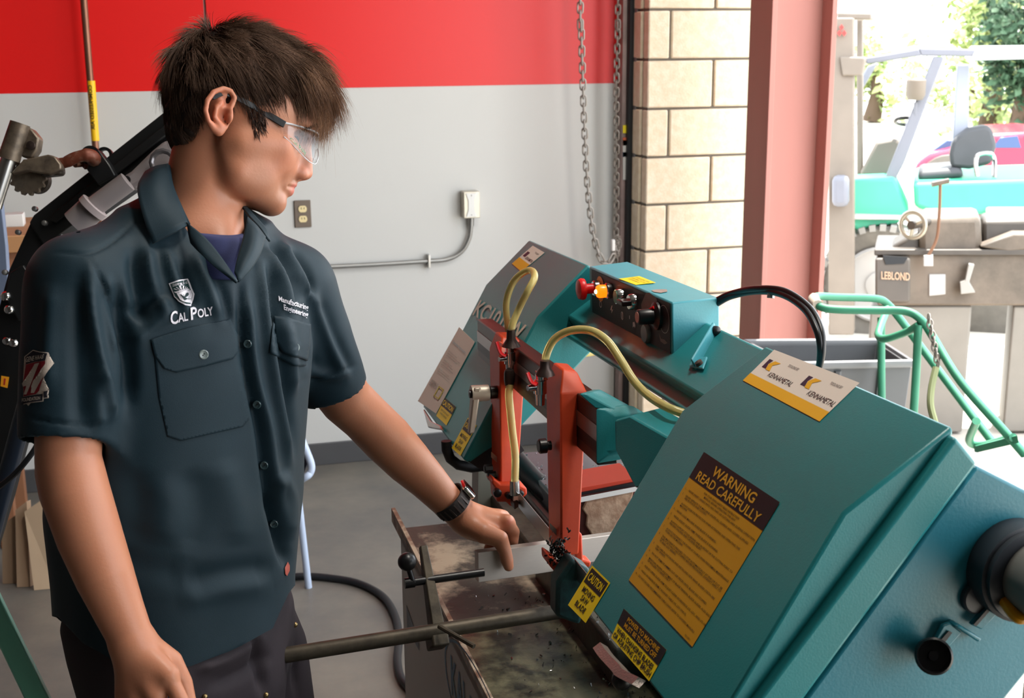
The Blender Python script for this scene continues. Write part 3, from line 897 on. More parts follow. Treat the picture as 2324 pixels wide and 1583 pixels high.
for n_, t in enumerate([['NEVER INSERT HANDS INTO ANY PART OF CUTTING AREA DURING OPERATION.'], ['NEVER OPERATE THE MACHINE UNLESS ALL GUARDS AND COVERS SUPPLIED', 'ARE IN PLACE AND CLOSED.'],
        ['ALWAYS WEAR EYE PROTECTION WHEN ATTENDING AND OPERATING THIS', 'MACHINE.'], ['NEVER LOAD MACHINE WHILE BLADE IS RUNNING.'], ['NEVER ADJUST GUIDE ARMS WHILE BLADE IS RUNNING.'],
        ['ALWAYS SUPPORT STOCK BEHIND AND IN FRONT OF THE CUTTING POINT TO', 'PREVENT FALLING AND CAUSING INJURY.'], ['ALWAYS DISCONNECT THE POWER AT SOURCE WHEN PERFORMING MAINTENANCE', 'WORK ON THE MACHINE.'],
        ['THIS MACHINE IS DESIGNED TO STOP AUTOMATICALLY AT END OF CUT. BE', "SURE IT ACTUALLY HAS STOPPED BEFORE RELOADING. (DOESN'T APPLY TO", 'VS AND LDV SERIES).'],
        ['USE CARE IN UNCOILING AND INSTALLING NEW BAND BLADES (TEETH ARE', 'VERY SHARP).'], ['DO NOT REMOVE JAMMED CUT OFF PIECES UNTIL BLADE HAS STOPPED.'],
        ['MAINTAIN PROPER ADJUSTMENT OF BLADE TENSION, BLADE GUIDES. ALSO BACK', 'OF ROLLERS TO SERIES ONLY.'], ['ADJUST UPPER GUIDE ARM TO JUST CLEAR WORKPIECE (VS, LDV, AND VT-18).'],
        ['HOLD WORKPIECE FIRMLY AGAINST TABLE (VS, LDV ONLY).'], ['DO NOT EXCEED RECOMMENDED TABLE LOADS (REFER TO OWNERS MANUAL).']]):
    ln('%d.' % (n_+1), yy, *t)
    yy += .0225*len(t)+.0255
L.append(('V27-1200-1', .95, .985, .011, None, 'R', .005))
kk = (.972-.275)/(yy-.275)
L = [(a[0], a[1], (a[2] if a[2] < .26 or a[0].startswith('V27') else .275+(a[2]-.275)*kk), *a[3:]) for a in L]
lettering('small_print', q, L, M_ink, ws, n1*.0005)
q = [f1(1416, 1385-5, .0008), f1(1513, 1474, .0008), f1(1473, 1545, .0008), f1(1387, 1446, .0008)]
pw = label('power_label', q, M_ylw)
patch('header', q, [[(0, 0), (1, 0), (1, .5), (0, .5)]], M_ink, pw, n1*.0003)
lettering('header_lettering', q, [('POWER TO MACHINE', .53, .23, .14, .74, 'C', .02), ('MUST BE TURNED OFF', .53, .43, .14, .76, 'C', .02)], M_amber, pw, n1*.0007)
lettering('lettering', q, [('WHEN CHANGING BLADES', .5, .72, .15, .9, 'C', .03), ('OR ADJUSTING CHIP BRUSH', .5, .92, .15, .95, 'C', .03)], M_ink, pw, n1*.0006)
q = [f1(1344, 1282, .0008), f1(1385, 1322, .0008), f1(1329, 1413, .0008), f1(1289, 1372, .0008)]
cl_ = label('caution_label', q, M_ylw)
patch('header', q, [[(.06, .04), (.95, .04), (.95, .38), (.06, .38)]], M_ink, cl_, n1*.0003)
lettering('header_lettering', q, [('CAUTION', .5, .29, .17, .74, 'C', .02)], M_ylw, cl_, n1*.0007)
lettering('lettering', q, [('MOVING', .5, .56, .12, .62, 'C', .02), ('SAW', .5, .72, .12, .36, 'C', .02), ('BLADE', .5, .89, .12, .52, 'C', .02)], M_ink, cl_, n1*.0006)
# tooling sticker pair on the bevel
M_gold = mat('sticker_gold', (216, 162, 40), .5, var=.03)
def tooling(q, nm):
    s = label(nm, q, M_paper)
    patch('gold_band', q, [[(0, .76), (1, .76), (1, 1), (0, 1)]], M_gold, s, n2*.0003)
    patch('emblem_dark', q, [[(.10, .26), (.20, .26), (.17, .38), (.21, .51), (.10, .51)]], mat('emblem_navy', (44, 40, 60), .5), s, n2*.0004)
    patch('emblem_gold', q, [[(.25, .26), (.40, .26), (.28, .38), (.33, .53), (.22, .53), (.18, .38)]], M_gold, s, n2*.0005)
    lettering('lettering', q, [('TOOLING BY', .70, .26, .065, .26, 'C', .0, .2), ('KENNAMETAL', .97, .65, .12, .60, 'R', .0, .2)], M_ink, s, n2*.0006)
    return s
def bil(q, u, v):
    return quadmap(q)(u, v)
Q = [f2(1757, 793, .0008), f2(1951, 868, .0008), f2(1860, 956, .0008), f2(1686, 863, .0008)]
tooling([bil(Q, 0, 0), bil(Q, .5, 0), bil(Q, .5, 1), bil(Q, 0, 1)], 'tooling_label')
tooling([bil(Q, .5, 0), bil(Q, 1, 0), bil(Q, 1, 1), bil(Q, .5, 1)], 'tooling_label')
# small one on the idler housing, model number, instruction sheet, two cautions
q = [g2(1209, 557, .001), g2(1236, 573, .001), g2(1183, 616, .001), g2(1162, 598, .001)]
s = label('tooling_label', q, M_paper)
patch('gold_band', q, [[(0, .64), (1, .64), (1, 1), (0, 1)]], M_gold, s, n2f*.0004)
patch('emblem_dark', q, [[(.1, .28), (.3, .28), (.3, .52), (.1, .52)]], mat('emblem_navy', (0, 0, 0)), s, n2f*.0005)
lettering('lettering', q, [('KENNAMETAL', .98, .56, .11, .6, 'R', .01, .2), ('TOOLING BY', .7, .2, .06, .3, 'C')], M_ink, s, n2f*.0006)
q = [g1(1091, 681, .001), g1(1196, 739, .001), g1(1178, 773, .001), g1(1073, 713, .001)]
lettering('model_number', q, [('KC1016W', 0, 1, 1, 1, 'L', .02)], mat('off_white_print', (206, 200, 186), .5), saw, n1f*.001)
q = [g1(1043, 742, .0015), g1(1078, 776, .0015), g1(990, 938, .0015), g1(949, 910, .0015)]
s = MB().prism(q, n1f*.001).build('instruction_sheet', M_paper, saw)
lettering('title_lettering', q, [('Operating Instructions', .1, .19, .03, .8)], mat('sheet_blue', (110, 150, 170), .5), s, n1f*.0022)
lettering('lettering', q, [('Blade speed and feed settings', .15, .30, .014, .5), ('carbon steels use medium pitch', .15, .33, .014, .75), ('alloy steels use coarse pitch', .15, .36, .014, .65), ('stainless reduce speed', .15, .42, .014, .5), ('aluminium highest speed', .15, .45, .014, .6), ('check coolant level daily', .15, .48, .014, .7), ('clean the wheels and brush', .15, .54, .014, .6), ('adjust guides close to work', .15, .57, .014, .7), ('WEEKLY', .1, .72, .035, .4), ('SERVICE', .1, .76, .035, .4)], mat('sheet_grey', (120, 112, 106), .5), s, n1f*.0022)
fr = [(.55, .70), (.85, .70), (.85, .84), (.55, .84)]
mb = MB(); fq = quadmap(q)
for (a, b, c_, d_) in ((.55, .70, .85, .715), (.55, .825, .85, .84), (.55, .70, .60, .84), (.80, .70, .85, .84)):
    mb.add([fq(a, b)+n1f*.0022, fq(c_, b)+n1f*.0022, fq(c_, d_)+n1f*.0022, fq(a, d_)+n1f*.0022], [(0, 1, 2, 3)])
mb.build('yellow_frame', mat('sheet_yellow', (196, 180, 60), .5), s)
q = [g1(1009, 901, .001), g1(1035, 923, .001), g1(1013, 965, .001), g1(990, 943, .001)]
s = label('caution_label', q, M_ylw)
patch('header', q, [[(0, 0), (1, 0), (1, .42), (0, .42)]], M_ink, s, n1f*.0004)
lettering('header_lettering', q, [('CAUTION', .5, .33, .24, .86, 'C', .02)], M_ylw, s, n1f*.0007)
lettering('lettering', q, [('KEEP DOOR SHUT', .5, .62, .09, .7, 'C'), ('WHEN RUNNING', .5, .78, .09, .6, 'C')], M_ink, s, n1f*.0007)
q = [g1(1062, 947, .001), g1(1082, 965, .001), g1(1045, 1034, .001), g1(1025, 1016, .001)]
s = label('caution_label', q, M_ylw)
patch('header', q, [[(.05, .03), (.95, .03), (.95, .36), (.05, .36)]], M_ink, s, n1f*.0004)
lettering('header_lettering', q, [('CAUTION', .5, .26, .14, .8, 'C', .02)], M_ylw, s, n1f*.0007)
lettering('lettering', q, [('MOVING', .5, .56, .11, .7, 'C', .02), ('SAW', .5, .73, .11, .4, 'C', .02), ('BLADE', .5, .9, .11, .6, 'C', .02)], M_ink, s, n1f*.0007)

# --- bed, coolant deck and cabinet
ZD = 0.86
M_deck = mat('stained_deck', (58, 54, 48), rough=0.5, rgb2=(164, 148, 128), vscale=9, v2=(0.50, 0.64), bump=0.3, bscale=50)
M_deck2 = mat('oily_deck', (30, 31, 26), rough=0.32, rgb2=(98, 94, 74), vscale=14, v2=(0.42, 0.60), bump=0.25, bscale=90)
M_cab = mat('cabinet_grey', (150, 150, 144), rough=0.45, var=0.05, vscale=4)
e0, e1 = onz(888, 1152, ZD), onz(1107, 1583, ZD)
ed = (e1-e0).normalized()
xb0 = e0; xb1 = e0+ed*1.55
pr = Vector((-ed.y, ed.x, 0)); pr = pr if pr.x > 0 else -pr
cab_far = e0+ed*0.10
q = [cab_far, xb1, xb1+pr*.62, cab_far+pr*.62]
MB().prism([p-Vector((0, 0, .012)) for p in q], (0, 0, -(ZD-.012))).build('cabinet', M_cab, saw, bevel=.004)
dk = [cab_far+pr*.004, xb1+pr*.004, xb1+pr*.60, cab_far+pr*.60]
mid = .30
a0, a1 = cab_far.lerp(xb1, .0), cab_far.lerp(xb1, mid)
MB().prism([a0-Vector((0, 0, .011)), a1-Vector((0, 0, .011)), a1+pr*.6-Vector((0, 0, .011)), a0+pr*.6-Vector((0, 0, .011))], (0, 0, .004)).build('coolant_deck', M_deck, saw)
a0, a1 = a1, xb1
MB().prism([a0-Vector((0, 0, .011)), a1-Vector((0, 0, .011)), a1+pr*.6-Vector((0, 0, .011)), a0+pr*.6-Vector((0, 0, .011))], (0, 0, .004)).build('coolant_deck', M_deck2, saw)
MB().prism([e0+pr*.0, xb1, xb1+pr*.008, e0+pr*.008], (0, 0, -.03)).build('tray_lip', mat('chipped_lip', (176, 160, 140), .55, rgb2=(110, 80, 64), vscale=20, v2=(.45, .6)), saw)
# maker's lettering on the cabinet side: blue oval and name
cn = -pr
def oncab(x, y, o=0.0): return onplane(x, y, e0+cn*o, cn)
M_blue = mat('maker_blue', (40, 104, 140), .5)
oc = oncab(1092, 1668, .0006); 
du, dv = ed, Vector((0, 0, -1))
mb = MB(); N_ = 60; vs = []; fs = []
for k in range(N_+1):
    a = 2*math.pi*k/N_
    for s_ in (1.0, .965): vs.append(oc+du*(.26*s_*math.cos(a))+dv*(.10*s_*math.sin(a)))
for k in range(N_): fs.append((2*k, 2*k+1, 2*k+3, 2*k+2))
mb.add(vs, fs).build('maker_oval', M_blue, saw)
lettering('maker_lettering', None, [('KALAMAZOO', 0, 0, .07, .42, 'C', .02)], M_blue, saw, (0, 0, 0), fn=lambda u, v: oc+du*u+dv*(v+.04)+cn*.0004)
tri = [oncab(922, 1371, .0006), oncab(924, 1424, .0006), oncab(951, 1476, .0006), oncab(951, 1457, .0006)]
MB().add(tri, [(0, 1, 2, 3)]).build('cabinet_vent', mat('vent_blue_grey', (64, 78, 92), .5), saw)
# vise bed and pivot column
bedz = P(1090, 1318, 2.13).z
def wbox(x0, x1, y0, y1, z0_, z1_, nm, m_, bev=.006):
    return MB().box(((x0+x1)/2, (y0+y1)/2, (z0_+z1_)/2), x1-x0, y1-y0, z1_-z0_).build(nm, m_, saw, bevel=bev)
M_bed = mat('cast_bed_oily', (58, 58, 50), rough=0.35, rgb2=(30, 30, 28), vscale=16, v2=(.4, .65), bump=.3, bscale=70)
wbox(.605, .95, 1.62, 2.04, ZD-.02, bedz, 'vise_bed', M_bed)
wbox(.70, .95, 2.10, 2.52, ZD-.02, bedz+.015, 'outfeed_table', mat('table_grey', (98, 104, 108), .35, metal=.3, var=.12, vscale=20))
wbox(.615, .66, 2.06, 2.52, ZD-.02, bedz-.03, 'bed_rail', M_iron)
wbox(.67, .69, 2.05, 2.50, ZD-.02, bedz-.01, 'bed_rail', M_bar)
mb = MB().prism([P(1264, 1322, 1.93), P(1298, 1268, 1.93), P(1342, 1292, 1.93), P(1318, 1420, 1.93), P(1262, 1400, 1.93)], ay*.04)
mb.build('vise_jaw', M_tealdk, saw, bevel=.006)
wbox(.66, .98, 1.18, 1.62, .3, bedz+.0, 'pivot_column', M_tealdk, .01)
# swarf scattered over the deck and bed
random.seed(5)
sw = MB()
for i in range(520):
    if i % 3 == 0: c = Vector((random.uniform(.6, .66), random.uniform(1.3, 2.0), 0)); zz = bedz+.001 if c.y > 1.62 and c.x > .605 else ZD-.005
    elif i % 3 == 1: c = Vector((random.uniform(.47, .62), random.uniform(1.3, 2.0), 0)); zz = ZD-.005
    else: c = Vector((random.uniform(.70, .90), random.uniform(2.1, 2.5), 0)); zz = bedz+.016
    c.z = zz
    s = random.uniform(.0008, .0026)
    sw.box(c, s*2, s, s*.7, Vector((random.random()-.5, random.random()-.5, random.random()-.5)).normalized(), Vector((random.random()-.5, random.random()-.5, 1)).normalized(), Vector((1, random.random(), random.random())).normalized())
o = sw.build('scattered_swarf', mat('bright_swarf', (150, 150, 150), .25, metal=.9), saw); o['kind'] = 'stuff'
# caked splash tray beyond the near arm
sp = MB().prism([P(1300, 1128, 2.32), P(1446, 1104, 2.32), P(1446, 1240, 2.32), P(1300, 1262, 2.32)], ay*.012)
sp.build('splash_plate', mat('oxide_red_plate', (78, 32, 28), .5, var=.2, vscale=20), saw)
ck_ = px([(1328, 1136), (1372, 1128), (1420, 1118), (1436, 1112), (1432, 1130), (1414, 1160), (1400, 1180), (1384, 1212), (1366, 1234), (1350, 1228), (1338, 1205), (1328, 1190), (1331, 1168), (1320, 1152)], 2.318)
MB().prism(ck_, -ay*.006).build('caked_residue', mat('cream_residue', (188, 160, 136), .9, rgb2=(150, 118, 96), vscale=40, v2=(.4, .62), bump=1.0, bscale=90), saw, bevel=.002)
MB().prism(px([(1300, 1131), (1446, 1103), (1446, 1112), (1300, 1141)], 2.31), -ay*.004).build('tray_edge', M_white, saw)
MB().prism(px([(1300, 1110), (1446, 1084), (1446, 1094), (1300, 1122)], 2.33), ay*.10).build('tray_red_edge', mat('tray_red', (206, 70, 48), .45), saw)
MB().prism(px([(1300, 1122), (1446, 1093), (1446, 1104), (1300, 1131)], 2.325), ay*.03).build('tray_seal', M_black, saw)
# hydraulic feed cylinder and the grey post beyond the far arm
MB().tube([P(1150, 1015, 2.75), P(1210, 1085, 2.62), P(1290, 1165, 2.5)], .021, 14).build('feed_cylinder', M_black, saw)
MB().prism([P(1086, 1062, 2.62), P(1116, 1066, 2.62), P(1120, 1200, 2.62), P(1084, 1200, 2.62)], ay*.06).build('support_post', mat('post_grey', (140, 138, 126), .5, var=.05), saw)

# --- work stop: round bar, clamp arm, stop rod with ball
r0_, r1_ = P(1262, 1388, 2.02), P(640, 1487, 1.84)
dr_ = (r1_-r0_).normalized()
ws_ = MB().tube([r0_-dr_*.03, r1_-dr_*.003, r1_], [.0118, .0118, .0105], 24).build('stop_bar', M_iron, saw)
at = P(990, 1436, 1.945)
up_ = (P(960, 1238, 2.0)-at).normalized()
fw = dr_; sd = up_.cross(fw).normalized()
if sd.dot(CAM-at) < 0: sd = -sd
top = P(960, 1238, 2.0)
MB().loftpoly([at+fw*.009+sd*.014, at-fw*.012+sd*.014, at-fw*.012-sd*.012, at+fw*.009-sd*.012], [top+fw*.006+sd*.005, top-fw*.006+sd*.005, top-fw*.006-sd*.006, top+fw*.006-sd*.006]).build('stop_arm', M_iron, saw, bevel=.002)
MB().box(at-up_*.006, .028, .036, .034, fw, sd, up_).build('stop_clamp', M_iron, saw, bevel=.003)
s0, s1 = P(918, 1323, 1.965), P(1098, 1298, 2.0)
MB().tube([s0, s0+(s1-s0)*.12, s0+(s1-s0)*.121, s1], [.0085, .0085, .0065, .0065], 16).build('stop_rod', M_blk, saw)
MB().ball(P(924, 1274, 1.965), .0148, 20, 14).build('ball_knob', M_blk, saw)
MB().tube([P(926, 1285, 1.965), P(938, 1322, 1.965)], .0045, 10).build('ball_stem', M_blk, saw)
MB().tube([P(996, 1420, 1.92), P(1076, 1466, 1.88)], .0038, 8).build('clamp_tommy_bar', M_iron, saw)

# --- the piece being cut
YBAR = None
b0, b1 = P(1086, 1249, 2.12), P(1086, 1321, 2.12)
dx_ = -dr_
hb = (b0-b1)
b1 = b1
nbr = dx_.cross(Vector((0, 0, 1))).normalized()
if nbr.y < 0: nbr = -nbr
hz = Vector((0, 0, hb.length))
wk = MB().prism([b1, b1+dx_*.34, b1+dx_*.34+hz, b1+hz], nbr*.015).build('aluminium_bar', mat('machined_aluminium', (196, 186, 176), .36, metal=.35, var=.05, vscale=30, stretch=(2, 2, 60)), bevel=.0008)
tag(wk, 'flat bright aluminium bar held under the near guide arm of the saw', 'metal bar')
# ------------------------------------------------------------------ smooth solid modelling (distance fields meshed with surface nets)
class Field:
    def __init__(self): self.pr = []
    def _add(self, fn, c, r, k, op): self.pr.append((fn, np.array(c, np.float32), r, k, op)); return self
    def cone(self, a, b, ra, rb, k=.01, op='u', flat=None):
        """tapered limb segment; flat=(axis, factor) squashes the section along an axis"""
        a = np.array(a, np.float32); b = np.array(b, np.float32); ab = b-a; L2 = float(ab@ab)+1e-12
        if flat is not None: fx = np.array(Vector(flat[0]).normalized(), np.float32); fs = 1/flat[1]-1
        def fn(p):
            pa = p-a
            t = np.clip(pa@ab/L2, 0, 1)
            q = pa-t[:, None]*ab
            if flat is not None: q = q+((q@fx)*fs)[:, None]*fx
            return np.sqrt((q*q).sum(1))-(ra+t*(rb-ra))
        return self._add(fn, (a+b)/2, math.sqrt(L2)/2+max(ra, rb), k, op)
    def chain(self, pts, k=.01, op='u', flat=None):
        """a limb of several tapered segments, joined on itself without swelling"""
        A = np.array([list(q[0]) for q in pts], np.float32); R = np.array([q[1] for q in pts], np.float32)
        def fn(p):
            d = None
            for i in range(len(A)-1):
                ab = A[i+1]-A[i]; pa = p-A[i]
                t = np.clip(pa@ab/(float(ab@ab)+1e-12), 0, 1)
                q = pa-t[:, None]*ab
                e = np.sqrt((q*q).sum(1))-(R[i]+t*(R[i+1]-R[i]))
                d = e if d is None else np.minimum(d, e)
            return d
        c = A.mean(0); r = float(max(np.linalg.norm(A-c, axis=1)+R))
        return self._add(fn, c, r, k, op)
    def ell(self, c, axes, rad, k=.01, op='u'):
        c = np.array(c, np.float32); A = np.array([list(Vector(v).normalized()) for v in axes], np.float32); R = np.array(rad, np.float32)
        def fn(p):
            q = (p-c)@A.T
            k0 = np.sqrt(((q/R)**2).sum(1)); k1 = np.sqrt(((q/(R*R))**2).sum(1))+1e-9
            return np.where(k0 < 1e-4, -R.min(), k0*(k0-1)/k1)
        return self._add(fn, c, float(R.max()), k, op)
    def rings(self, rows, u, v, k=.01, op='u', power=2.0):
        """body of stacked ovals: rows of (centre, half-width along u, half-width along v), top to bottom along -w"""
        u = np.array(Vector(u).normalized(), np.float32); v = np.array(Vector(v).normalized(), np.float32)
        C = np.array([list(r[0]) for r in rows], np.float32); Av = np.array([r[1] for r in rows], np.float32); Bv = np.array([r[2] for r in rows], np.float32)
        w = C[-1]-C[0]; w = w-u*(w@u)-v*(w@v); w /= np.linalg.norm(w)
        h = (C-C[0])@w
        cu = (C@u); cv = (C@v)
        def fn(p):
            t = (p-C[0])@w
            tc = np.clip(t, h[0], h[-1])
            a = np.interp(tc, h, Av); b = np.interp(tc, h, Bv)
            qu = (p@u-np.interp(tc, h, cu)); qv = (p@v-np.interp(tc, h, cv))
            k0 = (np.abs(qu/a)**power+np.abs(qv/b)**power)**(1/power)
            d = (k0-1)*np.minimum(a, b)
            return np.maximum(d, np.maximum(h[0]-t, t-h[-1])).astype(np.float32)
        c = C.mean(0); r = float(np.abs(h[-1]-h[0]))/2+float(Av.max())
        return self._add(fn, c, r, k, op)
    def half(self, c, n, k=.003, op='i'):
        c = np.array(c, np.float32); n = np.array(Vector(n).normalized(), np.float32)
        return self._add(lambda p: (p-c)@n, c, 9, k, op)
    def group(self, other, k=.01, op='u', bound=None):
        fn = lambda p: other.ev(p)
        cs = np.array([q[1] for q in other.pr if q[2] < 5]); c = cs.mean(0)
        r = max(float(np.linalg.norm(q[1]-c))+q[2] for q in other.pr if q[2] < 5)
        return self._add(fn, c, r, k, op)
    @staticmethod
    def comb(d, e, k, op):
        if op == 'u':
            h = np.maximum(k-np.abs(d-e), 0)/k
            return np.minimum(d, e)-h*h*k*.25
        if op == 's': e = -e
        h = np.maximum(k-np.abs(d-e), 0)/k
        return np.maximum(d, e)+h*h*k*.25
    def ev(self, p, idx=None):
        d = np.full(len(p), 1.0, np.float32)
        for i in (range(len(self.pr)) if idx is None else idx):
            fn, c, r, k, op = self.pr[i]
            d = self.comb(d, fn(p), k, op)
        return d
    def mesh(self, h, nb=14, pad=.02):
        cs = [(c-r, c+r) for fn, c, r, k, op in self.pr if r < 5 and op == 'u']
        lo = np.min([a for a, b in cs], 0)-pad; hi = np.max([b for a, b in cs], 0)+pad
        B = nb*h
        n = np.ceil((hi-lo)/B).astype(int)
        g = np.stack(np.meshgrid(*[np.arange(q) for q in n], indexing='ij'), -1).reshape(-1, 3)
        ctr = (lo+(g+.5)*B).astype(np.float32)
        dc = self.ev(ctr)
        rb = B*.87
        keep = np.abs(dc) < rb*1.9
        g = g[keep]; ctr = ctr[keep]
        vals = [fn(ctr) for fn, c, r, k, op in self.pr]
        m_ = nb+2
        loc = np.stack(np.meshgrid(*[np.arange(m_)]*3, indexing='ij'), -1).reshape(-1, 3)
        keys, pos, quads = [], [], []
        NB = 1 << 20
        corners = [(i, j, k) for i in (0, 1) for j in (0, 1) for k in (0, 1)]
        edges = [(a, b) for a in range(8) for b in range(a+1, 8) if sum(abs(x-y) for x, y in zip(corners[a], corners[b])) == 1]
        for bi in range(len(g)):
            idx = [i for i, (fn, c, r, k, op) in enumerate(self.pr) if (vals[i][bi] < rb*1.6+k if op == 'u' else (vals[i][bi] < rb*1.6+k if op == 's' else vals[i][bi] > -rb*1.6-k))]
            if not idx: continue
            base = g[bi]*nb
            p = (lo+(base+loc)*h).astype(np.float32)
            d = self.ev(p, idx).reshape(m_, m_, m_)
            s = d < 0
            if s.all() or not s.any(): continue
            cv = [d[i:i+m_-1, j:j+m_-1, k:k+m_-1] for i, j, k in corners]
            sv = [c < 0 for c in cv]
            cnt = sum(x.astype(np.int8) for x in sv)
            act = (cnt > 0) & (cnt < 8)
            ci = np.argwhere(act)
            if len(ci) == 0: continue
            cvv = [c[act] for c in cv]
            acc = np.zeros((len(ci), 3)); num = np.zeros(len(ci))
            for a, b in edges:
                da, db = cvv[a], cvv[b]
                x = (da < 0) != (db < 0)
                t = np.where(x, da/np.where(x, da-db, 1), 0)
                pa = np.array(corners[a]); pb = np.array(corners[b])
                acc += np.where(x[:, None], pa+t[:, None]*(pb-pa), 0); num += x
            vp = ci+acc/num[:, None]
            gi = base+ci
            keys.append((gi[:, 0].astype(np.int64)*NB+gi[:, 1])*NB+gi[:, 2])
            pos.append(lo+(base+vp)*h)
            # quads on sign-changing lattice edges owned by this block
            for ax in range(3):
                o1, o2 = [(1, 2), (2, 0), (0, 1)][ax]
                sl0 = [slice(1, m_-1)]*3; sl1 = [slice(1, m_-1)]*3
                sl0[ax] = slice(0, m_-2); sl1[ax] = slice(1, m_-1)
                x = s[tuple(sl0)] != s[tuple(sl1)]
                e = np.argwhere(x)
                if len(e) == 0: continue
                inside = s[tuple(sl0)][x]
                e = e+1; e[:, ax] -= 1
                E = base+e
                def key(d1, d2):
                    q = E.copy(); q[:, o1] -= d1; q[:, o2] -= d2
                    return (q[:, 0].astype(np.int64)*NB+q[:, 1])*NB+q[:, 2]
                qd = np.stack([key(1, 1), key(0, 1), key(0, 0), key(1, 0)], 1)
                qd[~inside] = qd[~inside][:, ::-1]
                quads.append(qd)
        keys = np.concatenate(keys); pos = np.concatenate(pos); quads = np.concatenate(quads)
        uk, first = np.unique(keys, return_index=True)
        vp = pos[first]
        quads = np.unique(quads, axis=0) if False else quads
        qi = np.searchsorted(uk, quads); qi = np.clip(qi, 0, len(uk)-1)
        ok = (uk[qi] == quads).all(1)
        return vp, qi[ok]
def np_object(name, vp, fq, material, parent=None, smooth=True, col=None):
    me = bpy.data.meshes.new(name)
    k = fq.shape[1]
    me.vertices.add(len(vp)); me.vertices.foreach_set('co', np.asarray(vp, np.float32).ravel())
    me.loops.add(fq.size); me.loops.foreach_set('vertex_index', fq.astype(np.int32).ravel())
    me.polygons.add(len(fq)); me.polygons.foreach_set('loop_start', np.arange(0, fq.size, k, dtype=np.int32))
    me.polygons.foreach_set('use_smooth', np.full(len(fq), smooth))
    me.update(calc_edges=True); me.validate()
    if col is not None:
        at = me.color_attributes.new('tone', 'FLOAT_COLOR', 'POINT')
        c4 = np.ones((len(vp), 4), np.float32); c4[:, :3] = col
        at.data.foreach_set('color', c4.ravel())
    if material: me.materials.append(material)
    o = bpy.data.objects.new(name, me); coll.objects.link(o)
    if parent is not None: setparent(o, parent)
    return o
def npproj(p):
    v = np.asarray(p)-np.array(CAM)
    d = v@np.array(FWD)
    return W/2+FPX*(v@np.array(RIGHT))/d, H/2-FPX*(v@np.array(UP))/d, d
def smooth_verts(vp, fq, it=2, lam=.5):
    n = len(vp)
    a = np.concatenate([fq[:, i] for i in range(4)]+[fq[:, (i+1) % 4] for i in range(4)])
    b = np.concatenate([fq[:, (i+1) % 4] for i in range(4)]+[fq[:, i] for i in range(4)])
    cnt = np.bincount(a, minlength=n)[:, None].clip(1)
    for _ in range(it):
        s = np.stack([np.bincount(a, weights=vp[b, k], minlength=n) for k in range(3)], 1)/cnt
        vp = vp+(s-vp)*lam
    return vp
def vnormals(vp, fq):
    nrm = np.cross(vp[fq[:, 2]]-vp[fq[:, 0]], vp[fq[:, 3]]-vp[fq[:, 1]])
    out = np.zeros_like(vp)
    for k in range(4):
        for j in range(3): out[:, j] += np.bincount(fq[:, k], weights=nrm[:, j], minlength=len(vp))
    return out/(np.linalg.norm(out, axis=1, keepdims=True)+1e-12)

# ------------------------------------------------------------------ the person: body
HD = 1.75
KP = HD/FPX
ALPHA = math.radians(22)
EF = (RIGHT*_c(ALPHA)+FWD*_s(ALPHA)); ES = (-FWD*_c(ALPHA)+RIGHT*_s(ALPHA)); EU = UP.copy()
HC = P(500, 270, HD)
def hl(f, u, s): return HC+EF*(f*.001)+EU*(u*.001)+ES*(s*.001)      # head-local millimetres
def hpx(x, y, s=0.0):
    """photo pixel on the head at side offset s mm -> head-local point"""
    f = ((x-500)*KP*1000 - s*_s(ALPHA))/_c(ALPHA)
    return hl(f, (270-y)*KP*1000, s)
TL = math.radians(-20)
TF = (EF*_c(TL)+EU*_s(TL)); TU = (EU*_c(TL)-EF*_s(TL))              # axes tipped with the bowed head
AX = (TF, TU, ES)
def mm(*a): return [q*.001 for q in a]
bd = Field()
bd.ell(hl(42, 28, 0), AX, mm(97, 82, 75), .01)
bd.ell(hl(58, -46, 0), AX, mm(44, 76, 56), .02)
for s in (-1, 1):
    bd.cone(hl(14, -82, 50*s), hl(70, -112, 13*s), .018, .016, .022)
    bd.ell(hl(34, -68, 44*s), AX, mm(36, 44, 17), .022)
    bd.ell(hl(20, -40, 52*s), AX, mm(30, 32, 15), .022)
    bd.ell(hl(82, -62, 16*s), AX, mm(22, 26, 20), .012)
    bd.ell(hl(74, -50, 36*s), AX, mm(25, 28, 20), .012)
    bd.cone(hl(20, -40, 60*s), hl(74, -38, 50*s), .008, .011, .022)          # cheekbone
bd.chain([(hl(108, -4, -38), .010), (hl(125, -2, -14), .0115), (hl(125, -2, 14), .0115), (hl(108, -4, 38), .010)], .014)
for s in (-1, 1): bd.ell(hl(116, -30, 39*s), AX, mm(24, 13.5, 24), .010, 's')
for s in (-1, 1): bd.ell(hl(88, -33, 31*s), AX, mm(15.5, 13, 16), .006)
# nose
bd.cone(hl(103, -34, 0), hl(102, -68, 0), .013, .015, .008)
bd.chain([(hl(119, -20, 0), .0075), (hl(122.5, -48, 0), .0075), (hl(120, -68, 0), .0105)], .012)
for s in (-1, 1):
    bd.ell(hl(110, -71, 11*s), AX, mm(11, 8, 7.5), .007)
    bd.ell(hl(114, -79, 6.5*s), AX, mm(5, 3.5, 3), .003, 's')
# mouth and chin
bd.ell(hl(74, -80, 0), AX, mm(26, 24, 29), .010)
for s in (-1, 1):
    bd.chain([(hl(101, -87.5, 0), .0058), (hl(97.5, -88, 10*s), .0055), (hl(86, -90.5, 22*s), .003)], .005)
    bd.chain([(hl(95.5, -96, 0), .0066), (hl(92, -96, 10*s), .006), (hl(84, -93.5, 20*s), .003)], .005)
    bd.chain([(hl(106, -91.5, 0), .0018), (hl(102.5, -91.8, 10*s), .0018), (hl(90, -92, 22*s), .0016)], .003, 's')
bd.ell(hl(73, -113, 0), AX, mm(17, 16, 18), .012)
